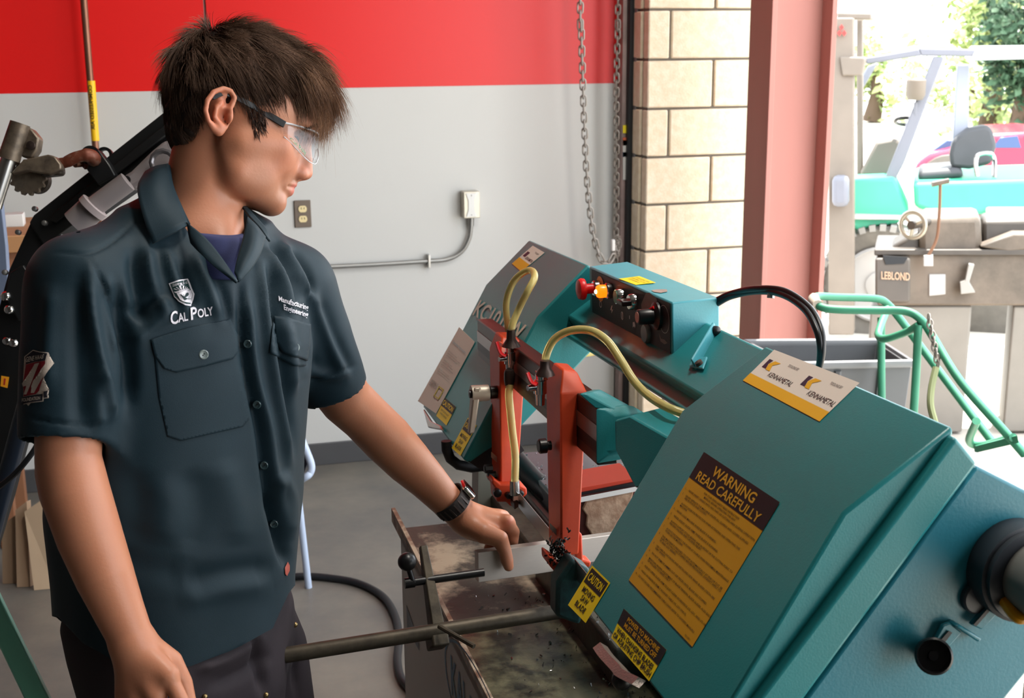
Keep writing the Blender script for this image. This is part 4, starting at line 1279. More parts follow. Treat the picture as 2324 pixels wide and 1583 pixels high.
# ears
def ear(sgn):
    S = 74*sgn
    def e(x, y, ds=0):
        q = hpx(x, y, 76)
        v = q-HC
        return HC+EF*v.dot(EF)+EU*v.dot(EU)+ES*((S+ds*sgn)*.001)
    c = e(528, 277, 4)
    bd.ell(c, (ES*sgn*.92+EF*-.38, EU, EF*.92+ES*sgn*.38), mm(6.5, 27, 17), .006)
    bd.ell(e(534, 290, 12), (EF, EU, ES), mm(9, 12, 10), .005, 's')
    bd.ell(e(538, 256, 13), (EF, EU, ES), mm(9, 9, 8.5), .005, 's')
    hx = [(551, 262, 5), (556, 245, 6), (547, 231, 8), (532, 228, 10), (513, 238, 13), (500, 258, 15), (496, 280, 15), (502, 300, 12), (513, 315, 8), (524, 322, 5)]
    bd.chain([(e(x, y, d), .0036 if i < 8 else .005) for i, (x, y, d) in enumerate(hx)], .004)
    bd.chain([(e(530, 258, 9), .0028), (e(518, 270, 11), .003), (e(515, 292, 10), .003), (e(526, 305, 7), .004)], .004)
    bd.ell(e(545, 288, 6), (EF, EU, ES), mm(4, 6, 5), .005)
    bd.ell(e(525, 316, 5), (EF, EU, ES), mm(7.5, 8, 5), .005)
ear(1); ear(-1)
# neck, collarbones, hidden yoke under the shirt
nk0, nk1 = hpx(478, 360), P(452, 530, 1.735)
bd.cone(nk0, nk1, .046, .052, .014)
bd.cone(hpx(466, 330), P(438, 470, 1.74), .039, .045, .012)
bd.cone(hpx(518, 440), P(500, 560, 1.70), .013, .022, .015)
bd.ell(hpx(530, 492, 0), AX, mm(8, 12, 9), .012)
SHR, SHL = P(176, 645, 1.60), P(672, 655, 1.875)
bd.cone(P(425, 545, 1.735), SHR, .035, .04, .03)
bd.cone(P(445, 550, 1.735), SHL, .035, .04, .03)
bd.cone(P(435, 570, 1.74), P(420, 900, 1.75), .07, .09, .03)
# right arm (near the camera)
RA = [(SHR, .045), (P(163, 860, 1.575), .040), (P(157, 960, 1.565), .041), (P(155, 1040, 1.56), .0395), (P(172, 1120, 1.556), .0415), (P(203, 1215, 1.553), .0395), (P(237, 1305, 1.55), .0355), (P(270, 1385, 1.55), .0305), (P(294, 1440, 1.55), .0275)]
bd.chain(RA, .02)
bd.cone(P(110, 1075, 1.58), P(120, 1120, 1.578), .012, .012, .03)           # elbow point
wr_ = P(294, 1440, 1.55)
for (x, y, d, r) in ((382, 1532, 1.535, .0145), (352, 1572, 1.535, .0145), (315, 1596, 1.545, .0138), (284, 1600, 1.56, .0128)):
    bd.cone(P(300, 1462, 1.55), P(x, y, d), .021, r, .012)
bd.chain([(P(320, 1462, 1.56), .02), (P(385, 1503, 1.575), .0165), (P(414, 1548, 1.58), .0125), (P(428, 1600, 1.575), .0105), (P(424, 1640, 1.565), .0085)], .012)
for pts in ([(382, 1532, 1.535), (415, 1600, 1.53), (410, 1665, 1.535), (375, 1680, 1.545)], [(352, 1572, 1.535), (385, 1648, 1.53), (378, 1712, 1.535), (345, 1722, 1.545)],
            [(315, 1596, 1.545), (345, 1670, 1.54), (340, 1725, 1.545), (310, 1735, 1.555)], [(284, 1600, 1.56), (310, 1665, 1.558), (308, 1708, 1.56), (284, 1715, 1.57)]):
    bd.chain([(P(*q), r) for q, r in zip(pts, (.0105, .0098, .009, .0078))], .004)
# left arm reaching to the work
LA = [(SHL, .05), (P(735, 830, 1.93), .046), (P(785, 905, 1.965), .0415), (P(828, 945, 1.995), .040), (P(878, 995, 2.03), .0415), (P(925, 1045, 2.065), .0385), (P(970, 1090, 2.095), .033), (P(1010, 1133, 2.12), .0285), (P(1042, 1163, 2.135), .0265)]
bd.chain(LA, .02)
wl = P(1046, 1168, 2.135)
LH = {'index': (1152, 1186, 2.142, .0128), 'middle': (1140, 1174, 2.168, .0132), 'ring': (1122, 1170, 2.192, .0124), 'pinky': (1104, 1174, 2.212, .0112)}
for nm, (x, y, d, r) in LH.items():
    bd.cone(P(1060, 1176, 2.14), P(x, y, d), .024, r, .012)
bd.ell(P(1092, 1200, 2.14), (RIGHT, UP, FWD), mm(30, 22, 20), .015)
bd.chain([(P(1062, 1188, 2.125), .019), (P(1098, 1208, 2.112), .0185), (P(1134, 1222, 2.110), .0145), (P(1146, 1250, 2.114), .0112), (P(1151, 1272, 2.118), .0108), (P(1154, 1284, 2.121), .0088)], .010)
for pts in ([(1152, 1186, 2.142), (1166, 1206, 2.157), (1163, 1240, 2.172), (1150, 1258, 2.174)], [(1140, 1174, 2.168), (1158, 1192, 2.186), (1156, 1232, 2.19), (1142, 1256, 2.184)],
            [(1122, 1170, 2.192), (1138, 1190, 2.206), (1138, 1228, 2.206), (1126, 1252, 2.196)], [(1104, 1174, 2.212), (1116, 1192, 2.222), (1116, 1224, 2.22), (1108, 1244, 2.208)]):
    bd.chain([(P(*q), r) for q, r in zip(pts, (.0112, .0102, .009, .0078))], .006)
bd.ell(P(1150, 1178, 2.134), (RIGHT, UP, FWD), mm(10, 8, 9), .008)
bd.ell(P(1130, 1166, 2.16), (RIGHT, UP, FWD), mm(9, 7, 9), .008)
bd.ell(P(1052, 1150, 2.14), (RIGHT, UP, FWD), mm(9, 9, 9), .012)            # wrist bone
vp, fq = bd.mesh(.0021)
vp = smooth_verts(vp, fq, 1, .4)
# skin tone by place: lips, stubble, ear rims, knuckles, thumb nail
sx_, sy_, sd_ = npproj(vp)
base = np.array(lin((182, 122, 93)), np.float32)
col = np.tile(base, (len(vp), 1))
def blend(mask, rgb):
    global col
    mk = np.clip(mask, 0, 1)[:, None]
    col = col*(1-mk)+np.array(lin(rgb), np.float32)*mk
L3 = vp-np.array(HC)
lf, lu, ls = L3@np.array(EF)*1000, L3@np.array(EU)*1000, L3@np.array(ES)*1000
def blob(f, u, s, rf, ru, rs, soft=.5):
    q = np.sqrt(((lf-f)/rf)**2+((lu-u)/ru)**2+((ls-s)/rs)**2)
    return np.clip((1+soft-q)/(2*soft), 0, 1)
head = (sy_ < 520) & (sx_ > 340) & (sx_ < 760)
blend(blob(60, -100, 0, 42, 34, 70, .45)*.30*head, (120, 92, 78))            # beard shadow
blend(blob(98, -80, 0, 14, 7, 26, .5)*.35*head, (120, 88, 76))
blend(blob(80, -58, 46, 24, 20, 30, .8)*.35*head, (206, 122, 96))
blend(blob(118, -70, 0, 16, 12, 18, .6)*.35*head, (208, 122, 102))
lipm = np.maximum(blob(100, -89.5, 0, 10, 5.2, 17, .3), blob(96, -96, 0, 9, 6.0, 16, .3))
blend(lipm*.75*head, (196, 104, 96))
earm = blob(-18, -2, 82, 26, 34, 18, .4)
blend(earm*.35*head, (206, 112, 88))
dk = (sd_ > 1.9) | (sy_ > 950)
fr_ = np.clip(.5+.5*np.sin(vp[:, 0]*90+vp[:, 1]*70)*np.sin(vp[:, 2]*80), 0, 1)
blend(fr_*.12, (170, 100, 76))
blend(np.exp(-(((sx_-1157)/9)**2+((sy_-1182)/8)**2))*.4*(sd_ > 2), (220, 130, 116))
M_skin = mat('skin', (196, 136, 104), rough=0.42, attr='tone', sss=0.12, bump=0.10, bscale=260, spec=.45)
person = np_object('person', vp, fq, M_skin, None, True, col)
tag(person, 'standing young man in a dark work shirt and safety glasses steadying the metal bar', 'person')
person_bvh = BVHTree.FromPolygons([Vector(v) for v in vp], [tuple(int(i) for i in q) for q in fq])
# eyes
M_eyew = mat('eye_white', (222, 212, 206), .25)
for s in (1, -1):
    c = hl(90, -32.5, 31*s)
    MB().ball(c, .0122, 24, 16).build('eyeball', M_eyew, person)
    look = (EF*.9-EU*.35+ES*.12*s).normalized()
    MB().lathe(c+look*.0100, look, [(.0058, 0), (.0052, .0018), (.003, .0026), (0, .0028)], 20).build('iris', mat('iris_brown', (62, 40, 28), .15), person)
    # lids and brow
    lid = [hl(88, -27.5, 44*s), hl(97, -25.5, 38*s), hl(101.5, -25.5, 31*s), hl(101, -27, 24*s), hl(96, -31, 18*s)]
    MB().tube(spline(lid, 5), [.0024]*len(spline(lid, 5)), 8).build('upper_eyelid', M_skin, person)
    lash = [hl(90, -30, 44.5*s), hl(99, -28.2, 38*s), hl(103.2, -28.2, 31*s), hl(102.5, -30, 25*s)]
    MB().tube(spline(lash, 5), .0009, 6).build('eyelashes', M_blk, person)
    lid2 = [hl(89, -36, 44*s), hl(96, -39.5, 37*s), hl(99, -40.5, 30*s), hl(96, -38, 20*s)]
    MB().tube(spline(lid2, 5), .0018, 8).build('lower_eyelid', M_skin, person)
# thumb nail
np_done = True
# ------------------------------------------------------------------ shirt
WV = (RIGHT*.665+FWD*.747).normalized()        # across the shoulders, right to left shoulder
NV = (RIGHT*.747-FWD*.665).normalized()        # out of the chest
sh = Field()
rows = [(452, 520, 1.735, .085, .070), (437, 560, 1.738, .13, .085), (430, 620, 1.74, .172, .108), (424, 700, 1.742, .186, .126), (420, 780, 1.745, .19, .134), (413, 900, 1.748, .186, .138),
        (408, 1050, 1.752, .182, .140), (403, 1150, 1.757, .180, .142), (402, 1240, 1.762, .175, .141), (402, 1320, 1.768, .170, .138), (408, 1420, 1.775, .170, .136), (410, 1530, 1.782, .178, .134)]
sh.rings([(P(x, y, d), a, b) for x, y, d, a, b in rows], WV, NV, .01, power=2.25)
sh.cone(P(400, 478, 1.735), P(190, 628, 1.61), .040, .047, .05)
sh.cone(P(505, 505, 1.765), P(662, 632, 1.865), .036, .048, .05)
# right sleeve, left sleeve
RS0, RS1 = P(178, 652, 1.60), P(147, 1003, 1.565)
LS0, LS1 = P(668, 655, 1.872), P(757, 887, 1.948)
def sleeve(a, b, ra, rb, hang):
    f = Field()
    mid = a.lerp(b, .45)
    f.chain([(a, ra), (mid, (ra+rb)/2+.004), (b+(b-a).normalized()*.03, rb)], .01)
    f.half(b, hang, .002)
    g = Field(); g.chain([(a.lerp(b, .55), rb-.006), (b+(b-a).normalized()*.05, rb-.0045)], .01)
    return f, g
fR, gR = sleeve(RS0, RS1, .064, .0545, (RS1-RS0).normalized()*1.0+RIGHT*.02)
fL, gL = sleeve(LS0, LS1, .060, .0535, (P(828, 862, 1.95)-P(680, 906, 1.95)).cross(FWD) if False else (LS1-LS0).normalized())
sh.group(fR, .035); sh.group(fL, .035)
sh.group(gR, .003, 's'); sh.group(gL, .003, 's')
# neck hole and open V
sh.chain([(P(470, 440, 1.71), .058), (P(462, 500, 1.715), .056)], .01, 's')
sh.chain([(P(490, 500, 1.665), .040), (P(512, 560, 1.635), .026), (P(535, 632, 1.60), .006)], .006, 's')
# hem line at the bottom
hem_c = P(400, 1452, 1.70)
vp, fq = sh.mesh(.0042)
vp = smooth_verts(vp, fq, 2, .5)
# cut away below the curved shirt tail
X, Y, D_ = npproj(vp)
hemx = np.array([60, 130, 190, 260, 430, 520, 620, 655, 700, 760]); hemy = np.array([1380, 1400, 1460, 1500, 1512, 1478, 1425, 1345, 1290, 1290])
hy = np.interp(X, hemx, hemy)
torso = (X > 120) & (Y > 1150)
keepv = ~((Y > hy) & (D_ < 3) & (Y > 1200))
# snap the vertices just below the hem onto it
fk = keepv[fq].sum(1)
fq = fq[fk >= 1]
low = ~keepv
shift = np.where(low, Y-hy, 0)*D_/FPX
vp = vp+np.array(UP)[None, :]*shift[:, None]
nr = vnormals(vp, fq)
# folds: strokes over the front of the cloth (points in photo pixels), each pressed or raised along the surface normal
X, Y, D_ = npproj(vp)
front = np.clip(-(nr@np.array(FWD))*2.5, 0, 1)
disp = np.zeros(len(vp))
def stroke(pts, amp, wid, taper=True):
    global disp
    pts = [Vector((x, y, 0)) for x, y in pts]
    pl = spline(pts, 8) if len(pts) > 2 else pts
    best = np.full(len(vp), 1e9); tt = np.zeros(len(vp)); n = len(pl)-1
    for i, (a, b) in enumerate(zip(pl, pl[1:])):
        dx, dy = b.x-a.x, b.y-a.y
        t = np.clip(((X-a.x)*dx+(Y-a.y)*dy)/(dx*dx+dy*dy+1e-9), 0, 1)
        q = np.hypot(X-a.x-t*dx, Y-a.y-t*dy)
        m_ = q < best
        best = np.where(m_, q, best); tt = np.where(m_, (i+t)/n, tt)
    fade = np.clip(np.minimum(tt, 1-tt)*5+.12, 0, 1) if taper else 1.0
    disp += 2.1*amp*.001*np.exp(-(best/wid)**2)*fade*front
# chest, right side of the shirt (towards the camera)
for pts, a, w in [
    ([(330, 560), (345, 640), (385, 720)], 5, 16), ([(300, 560), (310, 660), (330, 740)], -5, 14), ([(372, 560), (400, 640), (430, 720)], 4, 14), ([(402, 590), (425, 650), (440, 700)], -4, 12),
    ([(440, 570), (470, 650), (500, 730)], 4, 14), ([(470, 590), (505, 660), (525, 740)], -3.5, 12),
    ([(290, 720), (330, 690), (380, 660)], -4, 16), ([(300, 780), (340, 745), (390, 705)], 3, 14),
    ([(262, 640), (280, 740), (292, 830), (290, 930)], -8, 16), ([(235, 620), (262, 720), (268, 800)], 5, 14),
    # front edge and left side folds
    ([(542, 640), (550, 740), (562, 850), (588, 960), (604, 1080), (626, 1200), (650, 1290)], -5, 9), ([(560, 640), (566, 740), (578, 850), (606, 960), (622, 1080), (642, 1190)], 4, 11),
    ([(592, 580), (600, 700), (615, 820), (640, 960), (662, 1080)], 5, 12), ([(610, 580), (618, 680), (634, 800), (655, 930), (672, 1040)], -5, 11),
    ([(600, 560), (640, 640), (655, 720)], 6, 12), ([(615, 545), (660, 630), (680, 690)], -6, 11), ([(632, 545), (672, 610), (700, 680)], 6, 11), ([(655, 560), (695, 620), (708, 670)], -5, 10),
    ([(640, 720), (655, 800), (668, 900)], 5, 12),
    # sleeve of the near arm
    ([(205, 600), (205, 700), (220, 800), (242, 900), (250, 960)], 7, 16), ([(180, 640), (175, 760), (178, 880), (180, 980)], -3, 20), ([(225, 830), (215, 900), (225, 980)], 5, 16),
    ([(120, 640), (112, 760), (108, 900)], 3, 20), ([(235, 640), (262, 720), (278, 800)], -6, 12),
    # far sleeve
    ([(700, 640), (730, 720), (760, 800), (790, 860)], 5, 15), ([(690, 680), (700, 760), (705, 850)], -5, 14), ([(715, 660), (760, 770), (800, 850)], -4, 13), ([(690, 830), (730, 850), (780, 850)], 3, 12),
    # belly
    ([(350, 1080), (380, 1150), (370, 1240)], 1.8, 36), ([(430, 1060), (450, 1160), (430, 1260)], -2.2, 34), ([(500, 1040), (530, 1140), (540, 1240)], 2.2, 34), ([(300, 1060), (310, 1150), (300, 1240)], -1.8, 34),
    ([(420, 1330), (520, 1300), (620, 1290)], -2.7, 26), ([(400, 1365), (510, 1335), (620, 1320)], 2.2, 26), ([(250, 1250), (330, 1290), (420, 1300)], -1.8, 30),
    ([(628, 1070), (660, 1130), (668, 1230)], 6, 20), ([(610, 1120), (632, 1200), (655, 1290)], -6, 12)]:
    stroke(pts, a, w)
# hem stitching on the sleeves, shoulder seam, armhole seam
for pts in ([(62, 945), (150, 962), (245, 965)], [(672, 868), (745, 850), (812, 826)], [(120, 572), (200, 575), (260, 545), (310, 500)], [(198, 578), (235, 650), (268, 720), (285, 800), (285, 870)], [(660, 560), (690, 620), (700, 690), (690, 760)]):
    stroke(pts, -1.6, 3.2)
wn = np.sin(vp[:, 0]*46+vp[:, 2]*9+2*np.sin(vp[:, 2]*21))*np.sin(vp[:, 1]*41+vp[:, 2]*13+1.3*np.sin(vp[:, 2]*17+vp[:, 0]*11))
disp += .0011*wn
vp = vp+nr*disp[:, None]
M_shirt = mat('dark_work_twill', (14, 37, 47), rough=0.62, var=0.05, vscale=30, bump=0.10, bscale=900, sheen=0.04, spec=.3)
shirt = np_object('shirt', vp, fq, M_shirt, person)
shirt['label'] = 'dark blue-green short sleeved work shirt'
shirt_bvh = BVHTree.FromPolygons([Vector(v) for v in vp], [tuple(int(i) for i in q) for q in fq])
def onshirt(x, y, off=0.0, bvh=None, dflt=None):
    r = ray(x, y).normalized()
    h_, n_, i_, d_ = (bvh or shirt_bvh).ray_cast(CAM, r, 5)
    if h_ is None or (dflt is not None and abs((h_-CAM).dot(FWD)-dflt) > .12):
        if dflt is None: return None
        return P(x, y, dflt)-FWD*off
    if n_.dot(r) > 0: n_ = -n_
    nn = (n_*.5-r*.5).normalized()
    return h_+nn*off
def cloth_patch(nm, poly, off, material, parent, thick=.002, step=9, dflt=None, bvh=None, bulge=0.0, parts=None):
    """a piece of cloth cut to a pixel outline and laid on the surface, following it"""
    poly = [Vector((x, y, 0)) for x, y in poly]
    bm = bmesh.new()
    vs = [bm.verts.new(p) for p in poly]
    f = bm.faces.new(vs)
    bmesh.ops.triangulate(bm, faces=bm.faces[:])
    for _ in range(6):
        el = [e for e in bm.edges if e.calc_length() > step]
        if not el: break
        bmesh.ops.subdivide_edges(bm, edges=el, cuts=1)
        bmesh.ops.triangulate(bm, faces=bm.faces[:])
    pts = []
    cx = sum(p.x for p in poly)/len(poly); cy = sum(p.y for p in poly)/len(poly)
    last = None
    for v in bm.verts:
        p = onshirt(v.co.x, v.co.y, off, bvh, dflt)
        if p is None: p = P(v.co.x, v.co.y, (last-CAM).dot(FWD) if last else 1.65)
        last = p
        pts.append(p)
    for v, p in zip(bm.verts, pts): v.co = p
    bmesh.ops.smooth_vert(bm, verts=[v for v in bm.verts if not v.is_boundary], factor=.5, use_axis_x=True, use_axis_y=True, use_axis_z=True)
    bmesh.ops.recalc_face_normals(bm, faces=bm.faces)
    c0 = next(iter(bm.faces))
    if sum((f.normal.dot(f.calc_center_median()-CAM)) for f in bm.faces) > 0:
        bmesh.ops.reverse_faces(bm, faces=bm.faces[:])
    me = bpy.data.meshes.new(nm); bm.to_mesh(me); bm.free()
    for q in me.polygons: q.use_smooth = True
    me.materials.append(material)
    o = bpy.data.objects.new(nm, me); coll.objects.link(o)
    if parent is not None: setparent(o, parent)
    if thick:
        sm_ = o.modifiers.new('thickness', 'SOLIDIFY'); sm_.thickness = thick; sm_.offset = 1
    return o
# pockets, flaps
PK1 = [(347, 772), (520, 730), (540, 760), (545, 800), (566, 950), (550, 968), (410, 1000), (380, 990), (360, 900)]
cloth_patch('chest_pocket', PK1, .0004, M_shirt, shirt, .0008)
FL1 = [(342, 770), (430, 742), (522, 724), (536, 760), (538, 800), (526, 815), (460, 832), (400, 845), (372, 836), (350, 805)]
cloth_patch('pocket_flap', FL1, .0016, M_shirt, shirt, .0012)
FL2 = [(620, 716), (660, 724), (700, 736), (699, 780), (693, 818), (660, 806), (640, 796), (627, 775)]
cloth_patch('pocket_flap', FL2, .004, M_shirt, shirt, .0016, dflt=1.79)
cloth_patch('chest_pocket', [(618, 730), (700, 745), (692, 830), (668, 830), (612, 800)], .0012, M_shirt, shirt, .0012)
# collar leaves and lapels
M_sh2 = M_shirt
def leaf(nm, pts):
    """collar piece from rows of (x, y, depth): lofted strip with thickness"""
    n = len(pts[0]); mb = MB()
    grid = [[P(*q) for q in spline_row(r)] for r in pts]
    m_ = len(grid[0])
    cols = []
    for j in range(m_):
        cols.append(spline([g[j] for g in grid], 5) if len(grid) > 2 else [grid[0][j].lerp(grid[1][j], t/5) for t in range(6)])
    rows_ = len(cols[0])
    vs = [cols[j][i] for i in range(rows_) for j in range(m_)]
    fs = [(i*m_+j, i*m_+j+1, (i+1)*m_+j+1, (i+1)*m_+j) for i in range(rows_-1) for j in range(m_-1)]
    mb.add(vs, fs, True)
    o = mb.build(nm, M_sh2, shirt)
    sm_ = o.modifiers.new('thickness', 'SOLIDIFY'); sm_.thickness = .0026; sm_.offset = 0
    return o
def spline_row(r): return [tuple(v) for v in spline([Vector(q) for q in r], 4)]
leaf('collar_leaf', [[(382, 372, 1.70), (392, 420, 1.675), (410, 465, 1.655), (428, 510, 1.632)],
                     [(352, 378, 1.69), (352, 425, 1.655), (370, 475, 1.635), (402, 524, 1.617)],
                     [(330, 390, 1.70), (312, 428, 1.655), (325, 492, 1.622), (346, 552, 1.607)]])
leaf('collar_stand', [[(384, 374, 1.705), (392, 420, 1.682), (410, 465, 1.66), (430, 508, 1.637)], [(378, 380, 1.715), (384, 425, 1.70), (402, 470, 1.68), (428, 515, 1.65)]])
leaf('lapel', [[(424, 504, 1.632), (468, 542, 1.618), (505, 588, 1.60), (538, 638, 1.585)], [(428, 528, 1.626), (456, 560, 1.607), (494, 600, 1.592), (538, 640, 1.58)], [(434, 552, 1.62), (455, 575, 1.603), (490, 608, 1.59), (537, 642, 1.582)]])
leaf('lapel', [[(562, 492, 1.675), (552, 540, 1.645), (538, 590, 1.61), (532, 620, 1.595)], [(582, 512, 1.668), (574, 556, 1.632), (554, 600, 1.603), (538, 632, 1.59)], [(602, 538, 1.672), (590, 576, 1.64), (568, 612, 1.612), (541, 640, 1.592)]])
leaf('collar_leaf', [[(548, 468, 1.745), (566, 492, 1.71), (590, 518, 1.692), (606, 540, 1.685)], [(560, 470, 1.745), (582, 494, 1.715), (604, 520, 1.70), (612, 548, 1.695)]])
# undershirt
M_navy = mat('navy_tee', (48, 54, 96), .85, var=.08, vscale=60, bump=.1, bscale=500)
g = Field()
g.chain([(P(495, 572, 1.70), .048), (P(510, 600, 1.685), .045), (P(508, 630, 1.68), .022)], .01)
g.half(P(508, 541, 1.65), UP*.96+RIGHT*.12+FWD*-.2, .004)
g.half(P(535, 630, 1.6), -UP, .002)
g.half(P(551, 590, 1.66), RIGHT*.98+UP*-.18, .002)
a_, b_ = g.mesh(.003)
ut = np_object('undershirt', a_, b_, M_navy, person)
# buttons
M_btn = mat('shirt_button', (48, 66, 70), .25, coat=.3)
def button(x, y, r=.0056, parent=shirt, m_=None):
    p = onshirt(x, y, .0025)
    if p is None: return
    q1, q2 = onshirt(x+8, y, .0025), onshirt(x, y+8, .0025)
    n_ = (CAM-p).normalized()
    if q1 and q2:
        n2_ = (q1-p).cross(q2-p).normalized()
        if n2_.dot(n_) < 0: n2_ = -n2_
        n_ = (n2_+n_*.6).normalized()
    o = MB().lathe(p, n_, [(r, -.002), (r, .0012), (r*.85, .002), (r*.6, .0012), (0, .0012)], 20).build('button', m_ or M_btn, parent)
    s_ = n_.orthogonal().normalized()
    for sg in (-1, 1): MB().ball(p+n_*.0013+s_*sg*r*.22, r*.14, 6, 5).build('thread_hole', M_blk, o)
for (x, y) in ((563, 780), (584, 917), (600, 1055), (622, 1187)): button(x, y)
button(461, 804, .0062, m_=mat('pale_button', (120, 132, 130), .25, coat=.3)); button(670, 788, .0055, m_=mat('pale_button', (0, 0, 0)))
# embroidery laid on the cloth
M_emb = mat('white_embroidery', (222, 218, 226), .8, bump=.4, bscale=900)
M_embd = mat('dark_embroidery', (28, 48, 52), .8)
def emb_text(nm, items, quad, material, parent=shirt, off=.0022, dflt=None):
    a, b, c, d = [Vector((x, y, 0)) for x, y in quad]
    def f(u, v):
        q = (a*(1-u)+b*u)*(1-v)+(d*(1-u)+c*u)*v
        p = onshirt(q.x, q.y, off, None, dflt)
        return p if p is not None else P(q.x, q.y, 1.65)
    return lettering(nm, None, items, material, parent, (0, 0, 0), fn=f)
def emb_poly(nm, polys, material, off, parent=shirt, step=7, dflt=None):
    obs = []
    for pl in polys:
        obs.append(cloth_patch(nm, pl, off, material, parent, 0, step, dflt))
    return obs
emb_text('embroidered_name', [('C', 0, 1, 1.0, .17, 'L', .02), ('AL', .175, .96, .72, .22, 'L', .02), ('P', .46, .98, 1.0, .15, 'L', .02), ('OLY', .62, .95, .74, .36, 'L', .02)], [(385, 708), (484, 690), (487, 714), (387, 736)], M_emb)
emb_text('embroidered_department', [('Manufacturing', 0, .44, .36, 1.0, 'L', .02), ('Engineering', .16, .94, .36, .84, 'L', .02)], [(632, 669), (699, 689), (697, 722), (634, 700)], M_emb, dflt=1.79)
cr = lambda pts: [(370+x*.158, 610+y*.158) for x, y in pts]
emb_poly('crest_border', [cr([(85, 208), (220, 160), (362, 138), (390, 200), (418, 280), (455, 360), (440, 440), (392, 540), (320, 520), (230, 470), (160, 400), (125, 310)])], M_emb, .0018)
emb_poly('crest_ground', [cr([(108, 220), (225, 180), (348, 158), (372, 215), (400, 290), (432, 365), (418, 430), (382, 512), (325, 495), (245, 452), (180, 390), (145, 310)])], mat('crest_green', (30, 62, 62), .8), .0024)
emb_poly('crest_field', [cr([(200, 352), (300, 312), (405, 305), (428, 368), (412, 428), (378, 500), (322, 482), (250, 440)])], M_emb, .0030)
emb_poly('crest_figure', [cr([(245, 366), (262, 372), (330, 430), (380, 432), (382, 442), (325, 440), (308, 456), (296, 440), (312, 428)]), cr([(312, 350), (345, 346), (350, 362), (372, 368), (345, 385), (300, 420), (285, 418), (330, 375)])], M_embd, .0036)
rays_ = []
for k in range(7):
    a0 = math.radians(196+k*24); a1 = a0+math.radians(10)
    cx_, cy_ = 272, 318
    R1 = 34; R2 = 108 if k not in (0, 6) else 118
    sq = .62
    rays_.append(cr([(cx_+R1*math.cos(a0), cy_+R1*math.sin(a0)*sq), (cx_+R2*math.cos(a0), cy_+R2*math.sin(a0)*sq-8), (cx_+R2*math.cos(a1), cy_+R2*math.sin(a1)*sq-8), (cx_+R1*math.cos(a1), cy_+R1*math.sin(a1)*sq)]))
emb_poly('crest_ray', rays_, M_emb, .0030)
emb_poly('crest_hill', [cr([(160, 330), (220, 322), (270, 300), (330, 300), (350, 285), (392, 298), (300, 308), (190, 350)])], M_emb, .0030)
emb_text('crest_motto', [('LEARN BY DOING', 0, 1, 1, 1, 'L', .02)], cr([(135, 222), (350, 178), (356, 212), (142, 256)]), M_emb, off=.0030)
# foundation patch on the near sleeve
ps = lambda pts: [(40+x*.1011, 770+y*.1011) for x, y in pts]
SDF_ = 1.545
emb_poly('patch_border', [ps([(170, 385), (360, 235), (520, 275), (698, 292), (660, 515), (822, 525), (700, 680), (600, 850), (530, 1135), (718, 1118), (650, 1215), (708, 1312), (600, 1330), (590, 1390), (310, 1425), (258, 1490), (215, 1445), (150, 1462), (140, 960)])], mat('patch_silver', (186, 172, 160), .7, bump=.3, bscale=700), .0020, dflt=SDF_)
emb_poly('patch_top', [ps([(195, 395), (365, 255), (520, 292), (672, 310), (628, 478), (410, 500), (212, 552)])], mat('patch_black', (22, 20, 32), .75), .0028, dflt=SDF_)
emb_poly('patch_red', [ps([(210, 566), (410, 512), (630, 482), (632, 540), (590, 850), (500, 1150), (430, 1225), (160, 1275), (150, 960)])], mat('patch_crimson', (132, 16, 30), .75), .0028, dflt=SDF_)
emb_poly('patch_ribbon', [ps([(150, 1290), (578, 1215), (572, 1375), (300, 1408), (150, 1440)]), ps([(600, 1165), (690, 1140), (630, 1215), (682, 1298), (600, 1312)])], mat('patch_black', (0, 0, 0)), .0030, dflt=SDF_)
emb_poly('patch_letter', [ps([(410, 550), (515, 525), (225, 1235), (165, 1235), (225, 1040), (150, 1060), (130, 985), (270, 945), (300, 930)]), ps([(650, 525), (822, 528), (600, 820), (390, 1200), (320, 1200), (385, 1048), (330, 1050), (375, 925), (460, 890), (560, 660)])], mat('patch_silver', (0, 0, 0)), .0034, dflt=SDF_)
emb_text('patch_name', [('GENE HAAS', 0, 1, 1, 1, 'L', .02, .2)], ps([(215, 400), (615, 335), (600, 425), (215, 515)]), mat('patch_silver', (0, 0, 0)), off=.0034, dflt=SDF_)
emb_text('patch_word', [('FOUNDATION', 0, 1, 1, 1, 'L', .02)], ps([(130, 1325), (530, 1270), (525, 1345), (130, 1400)]), mat('patch_silver', (0, 0, 0)), off=.0036, dflt=SDF_)
# maker's tab low on the shirt front
emb_poly('maker_tab', [[(652, 1274), (656, 1282), (656, 1294), (650, 1306), (646, 1302), (645, 1288)]], mat('tab_red', (150, 66, 52), .6), .002)

# ------------------------------------------------------------------ trousers and shoes
M_trs = mat('dark_plum_trousers', (40, 32, 38), rough=.8, var=.08, vscale=30, bump=.12, bscale=700)
t = Field()
rw = [(400, 1290, 1.775, .150, .115), (402, 1400, 1.785, .165, .125), (412, 1480, 1.79, .155, .125), (430, 1560, 1.80, .15, .115), (450, 1680, 1.83, .13, .10)]
t.rings([(P(x, y, d), a, b) for x, y, d, a, b in rw], WV, NV, .03)
HR, HL_ = P(345, 1490, 1.71), P(592, 1475, 1.99)
gr_ = lambda p, z, dx=0, dy=0: Vector((p.x+dx, p.y+dy, z))
for hp, nm in ((HR, 'r'), (HL_, 'l')):
    t.chain(([(P(540, 1385, 1.90), .078)] if nm == 'l' else [])+[(hp, .088 if nm == 'r' else .073), (gr_(hp, .50, .03, 0), .070), (gr_(hp, .10, .015, .03), .056)], .05)
t.half((0, 0, .045), (0, 0, -1), .002)
a_, b_ = t.mesh(.006)
a_ = smooth_verts(a_, b_, 2, .5)
nr_ = vnormals(a_, b_)
